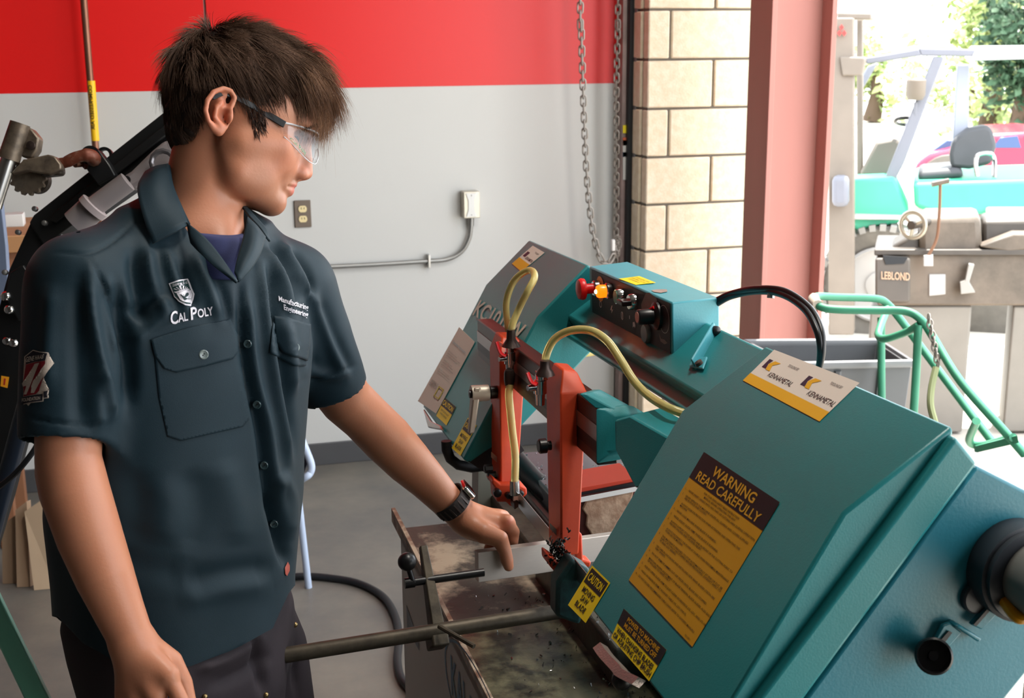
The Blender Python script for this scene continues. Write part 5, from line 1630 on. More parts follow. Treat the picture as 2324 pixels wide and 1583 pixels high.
X, Y, D_ = npproj(a_)
front = np.clip(-(nr_@np.array(FWD))*2.5, 0, 1); disp = np.zeros(len(a_)); vp = a_
for pts, am, w in [([(560, 1420), (585, 1480), (600, 1583)], -6, 12), ([(660, 1400), (670, 1480), (672, 1583)], -4, 8), ([(440, 1520), (520, 1490), (600, 1440)], 4, 14), ([(470, 1560), (560, 1520), (620, 1480)], -4, 14)]: stroke(pts, am, w)
a_ = a_+nr_*disp[:, None]
trs = np_object('trousers', a_, b_, M_trs, person)
trs_bvh = BVHTree.FromPolygons([Vector(v) for v in a_], [tuple(int(i) for i in q) for q in b_])
M_stud = mat('brass_stud', (150, 130, 90), .3, metal=.9)
for (x, y) in ((669, 1417), (603, 1576), (464, 1580)):
    p = onshirt(x, y, .001, trs_bvh)
    if p: MB().ball(p, .0042, 10, 8).build('rivet', M_stud, trs)
# tie-free work shoes
M_shoe = mat('black_leather', (26, 24, 24), .45, bump=.1, bscale=300)
for hp in (HR, HL_):
    c = gr_(hp, 0, .015, .03)
    f = Field()
    dirv = Vector((.85, .5, 0)).normalized() if hp is HL_ else Vector((.95, .3, 0)).normalized()
    f.chain([(c-dirv*.06+Vector((0, 0, .045)), .042), (c+dirv*.10+Vector((0, 0, .042)), .044), (c+dirv*.18+Vector((0, 0, .036)), .034)], .01)
    f.cone(c+Vector((0, 0, .06)), c+Vector((0, 0, .12)), .046, .044, .03)
    f.half((0, 0, .001), (0, 0, -1), .002)
    q1, q2 = f.mesh(.007)
    np_object('shoe', q1, q2, M_shoe, person)
# ------------------------------------------------------------------ hair
rng = np.random.default_rng(7)
hf = Field()
T2 = math.radians(-12)
HAX = (EF*_c(T2)+EU*_s(T2), EU*_c(T2)-EF*_s(T2), ES)
hf.ell(hl(33, 42, 0), HAX, mm(111, 90, 84), .01)
hf.ell(hl(-35, -5, 0), HAX, mm(46, 56, 66), .03)
hf.ell(hl(100, 50, 0), HAX, mm(44, 40, 60), .03)
vh, fh = hf.mesh(.004)
vh = smooth_verts(vh, fh, 2)
CUT = [(300, 356), (395, 352), (440, 345), (470, 335), (488, 304), (490, 262), (503, 232), (545, 219), (563, 232), (566, 268), (574, 300), (588, 308), (600, 300), (603, 262), (640, 242), (690, 242), (735, 248), (900, 280), (900, 700), (300, 700)]
def hairpx(v):
    q = v-np.array(HC)
    f = q@np.array(EF); u = q@np.array(EU); s_ = np.abs(q@np.array(ES))
    return 500+(f*_c(ALPHA)+s_*_s(ALPHA))/KP, 270-u/KP
def inpoly(x, y, poly):
    r = np.zeros(len(x), bool); n = len(poly)
    for i in range(n):
        x0, y0 = poly[i]; x1, y1 = poly[(i+1) % n]
        c = ((y0 > y) != (y1 > y)) & (x < (x1-x0)*(y-y0)/((y1-y0)+1e-9)+x0)
        r ^= c
    return r
hx_, hy_ = hairpx(vh)
cutv = inpoly(hx_, hy_, CUT)
fh = fh[~cutv[fh].any(1)]
nh = vnormals(vh, fh)
# lumpy locks
lump = np.sin(hx_*.11+np.sin(hy_*.05)*3)*np.sin(hy_*.07+hx_*.03)
vh2 = vh+nh*(.0025*lump)[:, None]-nh*.0075
ctr = vh[fh].mean(1); nrm = nh[fh].mean(1); nrm /= np.linalg.norm(nrm, axis=1, keepdims=True)
ar = np.linalg.norm(np.cross(vh[fh[:, 2]]-vh[fh[:, 0]], vh[fh[:, 3]]-vh[fh[:, 1]]), axis=1)
NS = 26000
pick = rng.choice(len(fh), NS, p=ar/ar.sum())
w4 = rng.dirichlet([1, 1, 1, 1], NS)
root = (vh[fh[pick]]*w4[:, :, None]).sum(1); nn = nrm[pick]
q = root-np.array(HC)
lf_, lu_, ls_ = q@np.array(EF)*1000, q@np.array(EU)*1000, q@np.array(ES)*1000
crown = np.array(hl(-12, 136, 5))
fl = root-crown
fl /= np.linalg.norm(fl, axis=1, keepdims=True)
top = np.clip((lu_-20)/70, 0, 1)[:, None]; frontw = np.clip((lf_-60)/50, 0, 1)[:, None]
fl = fl+np.array(EF)*(.25+.35*top)+np.array(-EU)*(.75*(1-top)+.55*frontw)
fl -= nn*(fl*nn).sum(1, keepdims=True)
fl /= np.linalg.norm(fl, axis=1, keepdims=True)
# locks: strands near each other lean the same way
NC = 420
cc = root[rng.choice(NS, NC)]
coff = rng.normal(0, 1, (NC, 3)); clen = rng.uniform(.75, 1.25, NC); ctone = rng.uniform(0, 1, NC)
d2 = ((root[:, None, :]-cc[None])**2).sum(2) if NS*NC < 2e7 else None
near = np.argmin(d2, 1)
lift = .16+.40*top+.10*frontw
dirn = fl+nn*lift+coff[near]*(.10+.26*top)+rng.normal(0, 1, (NS, 3))*(.07+.10*top)
dirn /= np.linalg.norm(dirn, axis=1, keepdims=True)
length = (.026+.018*top[:, 0]+.012*frontw[:, 0])*clen[near]*rng.uniform(.75, 1.2, NS)
stray = rng.random(NS) < .02
length = np.where(stray, length*1.35, length)
low_ = hy_[fh[pick][:, 0]] > 250
length = np.where(low_ & (lf_ < 60), length*.62, length)
tocl = cc[near]-root
pts = []
SEG = 5
for i in range(SEG):
    t_ = i/(SEG-1)
    bend = -nn*(.42*t_*t_)+np.array(-EU)*(.30*t_*t_)*frontw+fl*(.25*t_*t_)
    pt = root-nn*.007+(dirn*t_+bend)*length[:, None]+tocl*(.45*t_*t_)
    pts.append(pt)
pts = np.stack(pts, 1)
rad = np.linspace(1, .12, SEG)*.00042
rad = rad[None, :]*rng.uniform(.7, 1.5, NS)[:, None]
rad[stray] *= .45
tg = np.gradient(pts, axis=1); tg /= np.linalg.norm(tg, axis=2, keepdims=True)+1e-9
sd1 = np.cross(tg, np.array(UP)[None, None]); sd1 /= np.linalg.norm(sd1, axis=2, keepdims=True)+1e-9
sd2 = np.cross(tg, sd1)
ring = []
for k in range(3):
    a = 2*math.pi*k/3
    ring.append(pts+(sd1*math.cos(a)+sd2*math.sin(a))*rad[:, :, None])
sv = np.stack(ring, 2).reshape(-1, 3)                  # strand, seg, side
idx = np.arange(NS*SEG*3).reshape(NS, SEG, 3)
qf = []
for k in range(3):
    a = idx[:, :-1, k]; b = idx[:, :-1, (k+1) % 3]; c = idx[:, 1:, (k+1) % 3]; d = idx[:, 1:, k]
    qf.append(np.stack([a, b, c, d], -1).reshape(-1, 4))
qf = np.concatenate(qf)
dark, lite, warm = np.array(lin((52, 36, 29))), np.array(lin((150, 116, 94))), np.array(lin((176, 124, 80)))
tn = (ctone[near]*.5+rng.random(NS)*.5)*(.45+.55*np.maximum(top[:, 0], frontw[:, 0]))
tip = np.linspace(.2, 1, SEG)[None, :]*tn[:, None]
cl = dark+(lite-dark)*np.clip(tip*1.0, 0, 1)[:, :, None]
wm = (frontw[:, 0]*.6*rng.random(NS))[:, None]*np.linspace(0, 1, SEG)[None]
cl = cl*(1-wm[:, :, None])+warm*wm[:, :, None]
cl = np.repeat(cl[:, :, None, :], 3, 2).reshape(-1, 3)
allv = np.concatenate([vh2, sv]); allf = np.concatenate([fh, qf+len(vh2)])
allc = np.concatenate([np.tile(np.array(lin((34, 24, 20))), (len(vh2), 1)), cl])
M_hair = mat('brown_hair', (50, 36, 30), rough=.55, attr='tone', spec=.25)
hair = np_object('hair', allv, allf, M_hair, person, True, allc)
hair['label'] = 'tousled short brown hair'
# eyebrows and sideburn
sbd = {1: MB(), -1: MB()}
SBP = [(556, 236), (600, 246), (604, 270), (600, 298), (588, 309), (576, 302), (567, 270)]
for k in range(330):
    x_, y_ = rng.uniform(555, 606), rng.uniform(235, 310)
    if not inpoly(np.array([x_]), np.array([y_]), SBP)[0]: continue
    h_ = person_bvh.ray_cast(CAM, ray(x_, y_).normalized(), 5)
    if h_[0] is None: continue
    for sg_ in (1, -1):
        c = h_[0]; n_ = h_[1]
        if sg_ < 0:
            c = c-ES*2*(c-HC).dot(ES)
            h2 = person_bvh.find_nearest(c); c = h2[0]; n_ = h2[1]
        if n_.dot(ES*sg_) < 0: n_ = -n_
        c = c+n_*.0006
        d_ = (-EU+EF*.15+Vector(rng.normal(0, .2, 3))).normalized()
        sbd[sg_].tube([c, c+d_*.006+n_*.0012, c+d_*.012+n_*.001], [.00045, .0004, .0001], 3, caps=False)
for sg_ in (1, -1): sbd[sg_].build('sideburn', mat('brow_hair', (58, 40, 32), .6), person)
for s in (1, -1):
    eb = MB()
    for k in range(110):
        t_ = rng.random()
        sx = (14+t_*34)*s
        c = Vector(hl(129-.0105*(abs(sx)-12)**2*1.15, -5-4*(t_-.45)**2*18+rng.normal(0, 1.3), sx))
        h_ = person_bvh.find_nearest(c)
        if h_[0] is None: continue
        c = h_[0]+h_[1]*.0005
        d_ = (ES*s*.8-EF*.5+EU*.15+Vector(rng.normal(0, .15, 3))).normalized()
        eb.tube([c, c+d_*.004+h_[1]*.0008, c+d_*.008], [.0003, .0003, .0001], 3, caps=False)
    eb.build('eyebrow', mat('brow_hair', (58, 40, 32), .6), person)

# ------------------------------------------------------------------ safety glasses
gm_ = bpy.data.materials.new('clear_lens'); gm_.use_nodes = True
nt = gm_.node_tree; nt.nodes.clear()
out = nt.nodes.new('ShaderNodeOutputMaterial'); tr = nt.nodes.new('ShaderNodeBsdfTransparent'); gl = nt.nodes.new('ShaderNodeBsdfGlossy')
tr.inputs['Color'].default_value = (.93, .94, .95, 1); gl.inputs['Roughness'].default_value = .04
mx = nt.nodes.new('ShaderNodeMixShader')
mx.inputs[0].default_value = .04; nt.links.new(tr.outputs[0], mx.inputs[1]); nt.links.new(gl.outputs[0], mx.inputs[2]); nt.links.new(mx.outputs[0], out.inputs['Surface'])
sg = empty('safety_glasses', hl(120, -30, 0), 'clear wraparound safety glasses with black temples worn by the man', 'glasses')
def hinge(s): return hpx(656, 291, 64)
fh0 = (hpx(656, 291, 64)-HC).dot(EF)*1000
def lensgrid(s):
    rows_ = []
    for i in range(13):
        t_ = i/12                                     # temple -> nose
        S_ = 66-(62*t_)
        F_ = fh0-2+ (139-fh0)*math.sin(min(1, t_*1.02)*math.pi/2)**.85
        topu = -11-5*t_; botu = -30-30*math.sin(min(1, t_*1.9)*math.pi/2)+ (26*max(0, t_-.62)/.38)
        rows_.append([hl(F_, topu+(botu-topu)*j/6, S_*s) for j in range(7)])
    return rows_
for s in (1, -1):
    g_ = lensgrid(s); mb = MB()
    vs = [p for r in g_ for p in r]
    fs = [(i*7+j, i*7+j+1, (i+1)*7+j+1, (i+1)*7+j) for i in range(12) for j in range(6)]
    mb.add(vs, fs, True)
    o = mb.build('lens', gm_, sg)
    sm_ = o.modifiers.new('thickness', 'SOLIDIFY'); sm_.thickness = .0016
    edge = [r[0] for r in g_]; MB().tube(edge, .0014, 8).build('brow_bar', mat('plastic_edge_glare', (226, 226, 230), .12, trans=.4, coat=.5), sg)  # clear brow edge, its glare put into the whitish colour
    bot = [r[-1] for r in g_]; MB().tube(bot, .0007, 6).build('lens_rim', mat('plastic_edge_glare', (0, 0, 0)), sg)
    a = hl(fh0-1, -14, 67*s); b = hl(fh0-42, 6, 71*s); c = hl(-4, 20, 79*s); d = hl(-24, 12, 84*s)
    pth = spline([a, b, c, d], 6)
    mb = MB()
    n_ = len(pth); vs = []; fs = []
    for i, p in enumerate(pth):
        wdt = .0048-.0018*i/n_
        tdir = (pth[min(i+1, n_-1)]-pth[max(i-1, 0)]).normalized(); upv = ES.cross(tdir).normalized()
        for (e1, e2) in ((1, 1), (-1, 1), (-1, -1), (1, -1)): vs.append(p+upv*wdt*e1+ES*.0016*e2)
    for i in range(n_-1):
        for k in range(4): fs.append((i*4+k, i*4+(k+1) % 4, (i+1)*4+(k+1) % 4, (i+1)*4+k))
    fs += [(3, 2, 1, 0), tuple((n_-1)*4+k for k in range(4))]
    mb.add(vs, fs).build('temple', M_blk, sg, bevel=.0008)
MB().tube([hl(137, -17, -5), hl(139, -16, 0), hl(137, -17, 5)], .0016, 8).build('bridge', mat('plastic_edge_glare', (0, 0, 0)), sg)
g_ = lensgrid(1)
def lensfn(u, v):
    i = u*12; i0 = int(min(11, max(0, i))); t_ = i-i0; j = v*6; j0 = int(min(5, max(0, j))); r_ = j-j0
    p = (g_[i0][j0]*(1-t_)+g_[i0+1][j0]*t_)*(1-r_)+(g_[i0][j0+1]*(1-t_)+g_[i0+1][j0+1]*t_)*r_
    return p+(ES*.8+EF*.4)*.0022
lettering('lens_print', None, [('Cal Poly', .06, .92, .16, .26, 'L', .01)], mat('green_print', (60, 130, 90), .5), sg, (0, 0, 0), fn=lensfn)

# ------------------------------------------------------------------ wristwatch
wa, wb_ = P(1008, 1122, 2.118), P(1040, 1156, 2.133)
wax = (wb_-wa).normalized(); wc = wa.lerp(wb_, .52)
wout = (RIGHT*.72+UP*.66-FWD*.05); wout = (wout-wax*wout.dot(wax)).normalized(); wsd = wax.cross(wout).normalized()
ww_ = empty('wristwatch', wc, 'square silver wristwatch with a black woven strap on the reaching wrist', 'watch')
M_strap = mat('woven_strap', (34, 28, 28), .7, bump=.4, bscale=600)
NR = 40; RW = .0325
vs, fs = [], []
for k in range(NR):
    a = 2*math.pi*k/NR
    d_ = wout*math.cos(a)+wsd*math.sin(a)
    for (h_, r_) in ((-.013, RW+.0005), (.013, RW-.002), (.013, RW-.0055), (-.013, RW-.003)):
        vs.append(wc+wax*h_+d_*r_)
for k in range(NR):
    for j in range(4):
        k2 = (k+1) % NR
        fs.append((k*4+j, k*4+(j+1) % 4, k2*4+(j+1) % 4, k2*4+j))
strap = MB().add(vs, fs, False).build('strap', M_strap, ww_, bevel=.0008)
for k in range(3, 38, 2):
    a = 2*math.pi*k/NR
    d_ = wout*math.cos(a)+wsd*math.sin(a); t_ = -wout*math.sin(a)+wsd*math.cos(a)
    MB().box(wc+d_*(RW+.0002-.001), .021, .0028, .0018, wax, t_, d_).build('strap_rung', mat('strap_rung', (64, 52, 50), .6), strap)
cs = wc+wout*(RW+.0022)
MB().box(cs, .0275, .034, .0095, wax, wsd, wout).build('case', M_chrome, ww_, bevel=.004, seg=4)
MB().box(cs+wout*.0052, .024, .030, .0014, wax, wsd, wout).build('screen', mat('watch_glass', (12, 12, 14), .05), ww_, bevel=.003)
MB().lathe(cs+wax*.0135+wsd*.003, wax, [(.0035, 0), (.0035, .003), (.002, .0034)], 14).build('crown', M_chrome, ww_)
ba = 2*math.pi*.60
for sgn in (1,):
    d_ = (-wsd*.86-wout*.15-FWD*.5); d_ = (d_-wax*d_.dot(wax)).normalized(); t_ = wax.cross(d_)
    lp_ = [wc+d_*(RW+.0008)+wax*a_+t_*b_ for a_, b_ in ((-.009, -.005), (.009, -.005), (.009, .005), (-.009, .005))]
    MB().tube(lp_, .0011, 6, closed=True).build('buckle', M_chrome, ww_)
# ------------------------------------------------------------------ shop lift, puller and clutter on the left
M_blackpaint = mat('black_gloss_paint', (20, 21, 22), .38, var=.08, vscale=8)
M_castg = mat('grey_casting', (126, 118, 118), .4, var=.06, vscale=10)
LD = 2.75
def lp(x, y, d=LD): return P(x, y, d)
def plate(nm, pts, d, th, m_, parent, bev=.003):
    return MB().prism([P(x, y, d) for x, y in pts], FWD*th).build(nm, m_, parent, bevel=bev)
lift = empty('shop_lift', (-.45, 2.6, 0), 'black steel lifting machine with a sloping boom behind the man', 'lift')
plate('boom', [(400, 232), (76, 488), (66, 505), (98, 556), (420, 332)], LD, .09, M_blackpaint, lift)
plate('boom_rib', [(400, 262), (120, 482), (110, 500), (125, 505), (400, 290)], LD-.012, .012, mat('black_recess', (10, 10, 11), .5), lift)
plate('column', [(76, 488), (20, 612), (-30, 800), (-120, 1100), (-350, 2005), (-240, 2005), (-60, 1330), (0, 1130), (60, 900), (110, 720), (140, 530), (98, 480)], LD+.01, .09, M_blackpaint, lift)
plate('knee_plate', [(22, 618), (10, 668), (40, 728), (62, 720), (78, 640), (52, 600)], LD-.012, .012, M_blackpaint, lift)
for (x, y) in ((14, 672), (22, 703), (17, 774), (31, 778)):
    MB().lathe(P(x, y, LD-.012), -FWD, [(.011, 0), (.011, .005), (.007, .010), (0, .011)], 14).build('bolt', M_chrome, lift)
for (x, y) in ((80, 474), (42, 527), (12, 618), (102, 506)):
    MB().lathe(P(x, y, LD-.004), -FWD, [(.006, -.004), (.006, .006), (.003, .008), (0, .008)], 8).build('bolt', M_zinc, lift)
st_ = MB().tube([P(95, 800, 2.6), P(48, 960, 2.62), P(-30, 1250, 2.66)], .019, 12).build('brace_tube', mat('blue_black_tube', (26, 34, 46), .3), lift)
for (x0, y0, c) in ((3, 852, 0), (44, 866, 1)):
    q = [P(x0, y0, LD-.004 if not c else 2.585), P(x0+18, y0+3, LD-.004 if not c else 2.585), P(x0+14, y0+28, LD-.004 if not c else 2.585), P(x0-2, y0+24, LD-.004 if not c else 2.585)]
    s_ = MB().add(q, [(0, 1, 2, 3)]).build('warning_sticker', mat('sticker_orange', (232, 156, 30), .5), lift)
    patch('mark', q, [[(.38, .2), (.62, .2), (.62, .8), (.38, .8)]], mat('sticker_red', (180, 50, 36), .5), s_, -FWD*.0006)
# hydraulic ram and bearing arm under the boom
MB().tube([P(170, 508, 2.70), P(212, 470, 2.70), P(213, 469, 2.70), P(290, 412, 2.70)], [.030, .030, .022, .022], 16).build('ram', M_castg, lift)
MB().tube([P(206, 476, 2.69), P(216, 466, 2.69)], .033, 16).build('ram_collar', mat('casting_pink_grey', (158, 146, 146), .4), lift)
plate('bearing_arm', [(276, 400), (296, 388), (345, 340), (372, 318), (420, 318), (420, 390), (380, 380), (345, 400), (298, 428), (282, 422)], 2.72, .05, M_castg, lift, .008)
MB().lathe(P(287, 408, 2.718), -FWD, [(.009, -.002), (.009, .002), (0, .0022)], 14).build('arm_hole', M_blk, lift)
MB().tube([P(370+26*math.cos(a), 368+26*math.sin(a), 2.70) for a in [k*math.pi/6 for k in range(12)]], .006, 8, closed=True).build('bearing_ring', mat('ring_grey', (110, 106, 108), .2, metal=.6), lift)
# shackle plate on the boom
def annulus(nm, cx, cy, r0, r1, d, th, m_, parent):
    n = 28; vs = []; fs = []
    for k in range(n):
        a = 2*math.pi*k/n
        for r in (r0, r1):
            p = P(cx+r*math.cos(a), cy+r*math.sin(a), d); vs += [p, p+FWD*th]
    for k in range(n):
        k2 = (k+1) % n; A, B_ = 4*k, 4*k2
        fs += [(A, A+2, B_+2, B_), (A+1, B_+1, B_+3, A+3), (A, B_, B_+1, A+1), (A+2, A+3, B_+3, B_+2)]
    return MB().add(vs, fs).build(nm, m_, parent)
annulus('eye_plate', 204, 352, 13, 22, 2.72, .012, M_blackpaint, lift)
annulus('eye_plate', 236, 352, 12, 19, 2.76, .012, M_blackpaint, lift)
plate('shackle', [(200, 372), (222, 338), (248, 372), (262, 398), (222, 420), (196, 384)], 2.715, .03, M_blackpaint, lift)

# ratchet puller hooked to the eye plate
pul = empty('ratchet_puller', P(60, 380, 2.7), 'worn grey ratchet puller with a toothed wheel, hooked to the black boom', 'hoist')
M_worn2 = mat('worn_cast_steel', (122, 108, 92), .42, metal=.5, rgb2=(84, 74, 64), vscale=25, v2=(.4, .65), bump=.15, bscale=100)
MB().tube([P(46, 280, 2.66), P(20, 362, 2.66)], [.021, .023], 20).build('handle_socket', M_worn2, pul)
MB().tube([P(22, 356, 2.66), P(-14, 470, 2.66)], .0165, 20).build('handle_tube', M_steel, pul)
plate('pawl_housing', [(52, 286), (70, 290), (88, 312), (84, 340), (72, 358), (48, 356), (44, 320)], 2.665, .03, M_worn2, pul, .004)
MB().lathe(P(70, 330, 2.66), -FWD, [(.009, -.01), (.009, .004), (0, .006)], 14).build('pawl_pin', M_bar, pul)
plate('frame_cheek', [(24, 392), (52, 362), (108, 350), (124, 354), (138, 372), (138, 384), (112, 396), (60, 388), (30, 396)], 2.655, .025, M_worn2, pul, .005)
plate('frame_nose', [(112, 372), (136, 368), (139, 390), (134, 396), (94, 400), (90, 380)], 2.67, .03, mat('dark_cast', (70, 62, 54), .45, metal=.4), pul, .004)
n = 56; vs = []
for k in range(n):
    a = 2*math.pi*k/n; r = 42 if k % 4 < 2 else 36
    vs.append(P(62+r*math.cos(a), 402+r*math.sin(a)*.98, 2.685))
MB().prism(vs, FWD*.012).build('ratchet_wheel', M_worn2, pul)
annulus('cable_drum', 80, 408, 18, 30, 2.70, .02, mat('dark_cast', (0, 0, 0)), pul)
M_rust = mat('rusty_hook', (104, 52, 34), .5, metal=.3, rgb2=(140, 120, 104), vscale=30, v2=(.5, .7))
hk = [P(134, 371, 2.68), P(150, 368, 2.68), P(170, 358, 2.68), P(196, 352, 2.685), P(212, 358, 2.70), P(210, 368, 2.735), P(190, 370, 2.74), P(170, 372, 2.72)]
MB().tube(spline(hk, 6), [.010]+[.012]*6+[.013]*10+[.015]*12+[.014]*8+[.008]*6, 10).build('hook', M_rust, pul)

# wooden bench with a white carton beyond
bn = empty('wooden_bench', P(20, 560, 4.6), 'brown wooden bench top seen past the black column', 'bench')
zt = P(20, 512, 4.6).z
MB().box((P(10, 520, 4.6).x-.35, P(10, 520, 4.6).y-.02, zt-.03), .95, .5, .06).build('bench_top', mat('bench_wood', (176, 128, 86), .6, var=.1, vscale=6), bn, bevel=.004)
_bx, _by = P(10, 520, 4.6).x-.35, P(10, 520, 4.6).y-.02
MB().box((_bx, _by, zt-.16), .90, .44, .20).build('bench_apron', mat('bench_wood_dark', (140, 94, 66), .6, var=.1, vscale=6), bn, bevel=.004)
for _i in (-1, 1):
    for _j in (-1, 1):
        MB().box((_bx+_i*.40-(.12 if _i > 0 else 0), _by+_j*.18, (zt-.06)/2), .06, .06, zt-.06).build('leg', mat('bench_wood_dark', (0, 0, 0)), bn, bevel=.004)
ct = MB().box(P(22, 500, 4.55)+Vector((0, .05, .013)), .09, .08, .045).build('carton', M_white, None, bevel=.002)
ct.location.z = zt+.0225-(P(22, 500, 4.55)+Vector((0, .05, .013))).z
tag(ct, 'small white carton on the wooden bench', 'carton')
pl_ = plate('panel', [(-200, 440), (2, 450), (14, 560), (22, 700), (-200, 720)], 3.5, .02, mat('blue_grey_panel', (104, 116, 140), .5, var=.05), None)
pl2 = MB().box(((P(-10, 700, 2.9)+P(-10, 1000, 2.9))/2)*0+Vector((P(-170, 700, 3.51).x, P(-170, 700, 3.51).y+.02, P(-170, 700, 3.5).z/2)), .06, .03, P(-170, 700, 3.5).z).build('post', mat('blue_grey_panel', (0, 0, 0)), None)
pan = empty('sheet_stand', (P(-170, 700, 3.51).x, P(-170, 700, 3.51).y, 0), 'blue grey sheet on a stand at the picture edge', 'stand')
setparent(pl_, pan); setparent(pl2, pan)

# flattened cardboard leaning under the bench
for i, (pts, d, c) in enumerate((([(-6, 1100), (30, 1075), (34, 1225), (-4, 1235)], 4.30, (150, 124, 100)), ([(24, 1060), (50, 1040), (58, 1228), (28, 1236)], 4.27, (170, 142, 116)), ([(44, 1052), (108, 1008), (112, 1190), (66, 1232)], 4.24, (190, 164, 136)))):
    q = [P(x, y, d) for x, y in pts]
    lo_ = min(p.z for p in q)
    q = [Vector((p.x, p.y, max(.001, p.z-lo_+.001))) for p in q]
    q[2].z = q[3].z = .001
    o = MB().prism(q, Vector((.012, .014, 0))).build('cardboard_sheet', mat('cardboard_%d' % i, c, .8, var=.05), None)
    lab = ['folded grey cardboard sheet at the back of the leaning stack', 'middle thin sheet of the leaning cardboard stack', 'front tan cardboard sheet leaning beside the lift column'][i]
    tag(o, lab, 'cardboard', 'cardboard leaning by the lift')
cb2 = MB().tube(spline([P(-10, 1110, 2.58), P(30, 1078, 2.56), P(62, 1042, 2.54), P(86, 1004, 2.54), P(92, 960, 2.54)], 6), .006, 8).build('hanging_cable', M_black)
tag(cb2, 'thin black cable looping in front of the cardboard', 'cable')
# mint green square tube in the near corner
gt = empty('green_frame', P(60, 1600, 1.75), 'mint green square steel tube leaning at the lower corner of the picture', 'frame')
a0, a1 = P(-40, 1330, 1.80), P(110, 1640, 1.72)
dirg = (a1-a0).normalized(); sg1 = dirg.cross(FWD).normalized()
mb = MB()
ext = a1+dirg*((a1.z-.0)/max(.05, -dirg.z))
mb.prism([a0-sg1*.016, a0+sg1*.016, ext+sg1*.016, ext-sg1*.016], FWD*.032-RIGHT*.012)
mb.build('tube', mat('mint_green_enamel', (124, 206, 182), .35, var=.04), gt, bevel=.003)
# pale blue stool behind the man
M_pale = mat('pale_blue_plastic', (176, 190, 214), .4, var=.03)
stl = empty('step_stool', P(690, 1300, 4.2), 'pale blue stool half hidden behind the man', 'stool')
sd_ = 4.2
MB().tube(spline([P(640, 900, sd_), P(668, 955, sd_), P(690, 1010, sd_), P(706, 1052, sd_), P(704, 1072, sd_), P(690, 1084, sd_), P(660, 1096, sd_+.1), P(600, 1100, sd_+.1)], 6), .013, 10).build('seat_rim', M_pale, stl)
MB().prism([P(600, 960, sd_+.02), P(660, 950, sd_+.02), P(698, 1050, sd_+.02), P(688, 1076, sd_+.02), P(600, 1090, sd_+.02)], FWD*.02).build('seat_shell', mat('shell_navy', (40, 44, 56), .5), stl)
lg0 = P(672, 1120, sd_)
for (x, y, d) in ((676, 1120, sd_), (560, 1120, sd_), (640, 1120, sd_+.25), (540, 1120, sd_+.25)):
    q = P(x, y, d); MB().tube([q, Vector((q.x+.02, q.y, 0))], .012, 10).build('leg', M_pale, stl)
# power cord on the floor
cdp = [(600, 1320), (680, 1307), (760, 1312), (820, 1325), (870, 1354), (898, 1400), (905, 1450), (902, 1500), (912, 1540), (934, 1566)]
fl_c = empty('floor_cord', onz(760, 1312, 0), 'black power cord curving across the concrete to the saw cabinet', 'cord')
MB().tube(spline([onz(x, y, .0125) for x, y in cdp], 8), .0125, 10).build('cord', M_black, fl_c)
pe = onz(934, 1566, .018); pd = (onz(934, 1566, .018)-onz(912, 1540, .018)).normalized()
MB().tube([pe, pe+pd*.05], .018, 12).build('plug', mat('plug_grey', (120, 116, 110), .5), fl_c)
# ------------------------------------------------------------------ outside the door
M_primer = mat('red_primer_steel', (172, 116, 108), .6, var=.08, vscale=5, stretch=(1, 1, .2))
col_ = empty('steel_column', (2.35, 4.4, 0), 'red primer painted steel column standing outside the door', 'column')
Yc0 = 4.42
xl, xr_ = onY(1738, 400, Yc0).x, onY(1882, 400, Yc0).x
MB().box((xl+.011, Yc0+.09, 2.4), .022, .18, 4.8).build('flange', M_primer, col_, bevel=.002)
MB().box((xr_-.011, Yc0+.09, 2.4), .022, .18, 4.8).build('flange', M_primer, col_, bevel=.002)
MB().box(((xl+xr_)/2, Yc0+.085, 2.4), xr_-xl-.04, .016, 4.8).build('web', M_primer, col_)
MB().box(((xl+xr_)/2, Yc0+.09, .012), .36, .34, .024).build('base_plate', M_primer, col_, bevel=.003)
pp = MB().box((onY(1716, 450, 4.72).x, 4.78, 1.9), .035, .035, 3.8).build('downpipe', M_dkgrey)
tag(pp, 'dark pipe in the gap between block pier and red column', 'pipe')

_y = ray(2060, 600); YARD = Vector((_y.x, _y.y, 0)).normalized()     # the yard's machines stand square to this direction
def ob(nm, x0, y0, x1, y1, d, th, m_, parent, bev=.01):
    """upright block whose camera side covers a pixel rectangle at distance d"""
    a, b, c, e = P(x0, y0, d), P(x1, y0, d), P(x1, y1, d), P(x0, y1, d)
    return MB().prism([a, b, c, e], YARD*th).build(nm, m_, parent, bevel=bev)
def op(nm, pts, d, th, m_, parent, bev=.01):
    return MB().prism([P(x, y, d) for x, y in pts], YARD*th).build(nm, m_, parent, bevel=bev)
M_fg = mat('forklift_green', (70, 178, 140), .45, var=.05)
M_fgrey = mat('forklift_grey', (120, 122, 132), .5, var=.05)
M_mast = mat('forklift_mast', (124, 114, 104), .6, var=.1, vscale=6)
M_seat = mat('seat_vinyl', (70, 72, 76), .55, var=.08)
M_rub = mat('tyre_rubber', (104, 100, 94), .8, var=.15, vscale=20)
M_whitep = mat('rim_white', (170, 168, 166), .5)
FD = 8.0
fk = empty('forklift', P(2100, 760, FD), 'green forklift truck with a grey seat parked in the sun', 'forklift')
ob('mast_rail', 1880, 40, 1938, 760, FD-.3, .14, M_mast, fk)
ob('mast_rail', 1944, 36, 1958, 760, FD+.3, .12, M_mast, fk)
op('mast_crossbar', [(1900, 28), (1978, 30), (1976, 44), (1900, 44)], FD-.2, .5, M_mast, fk)
op('mast_crossbar', [(1906, 128), (1962, 130), (1962, 140), (1955, 172), (1912, 172)], FD-.32, .3, M_mast, fk)
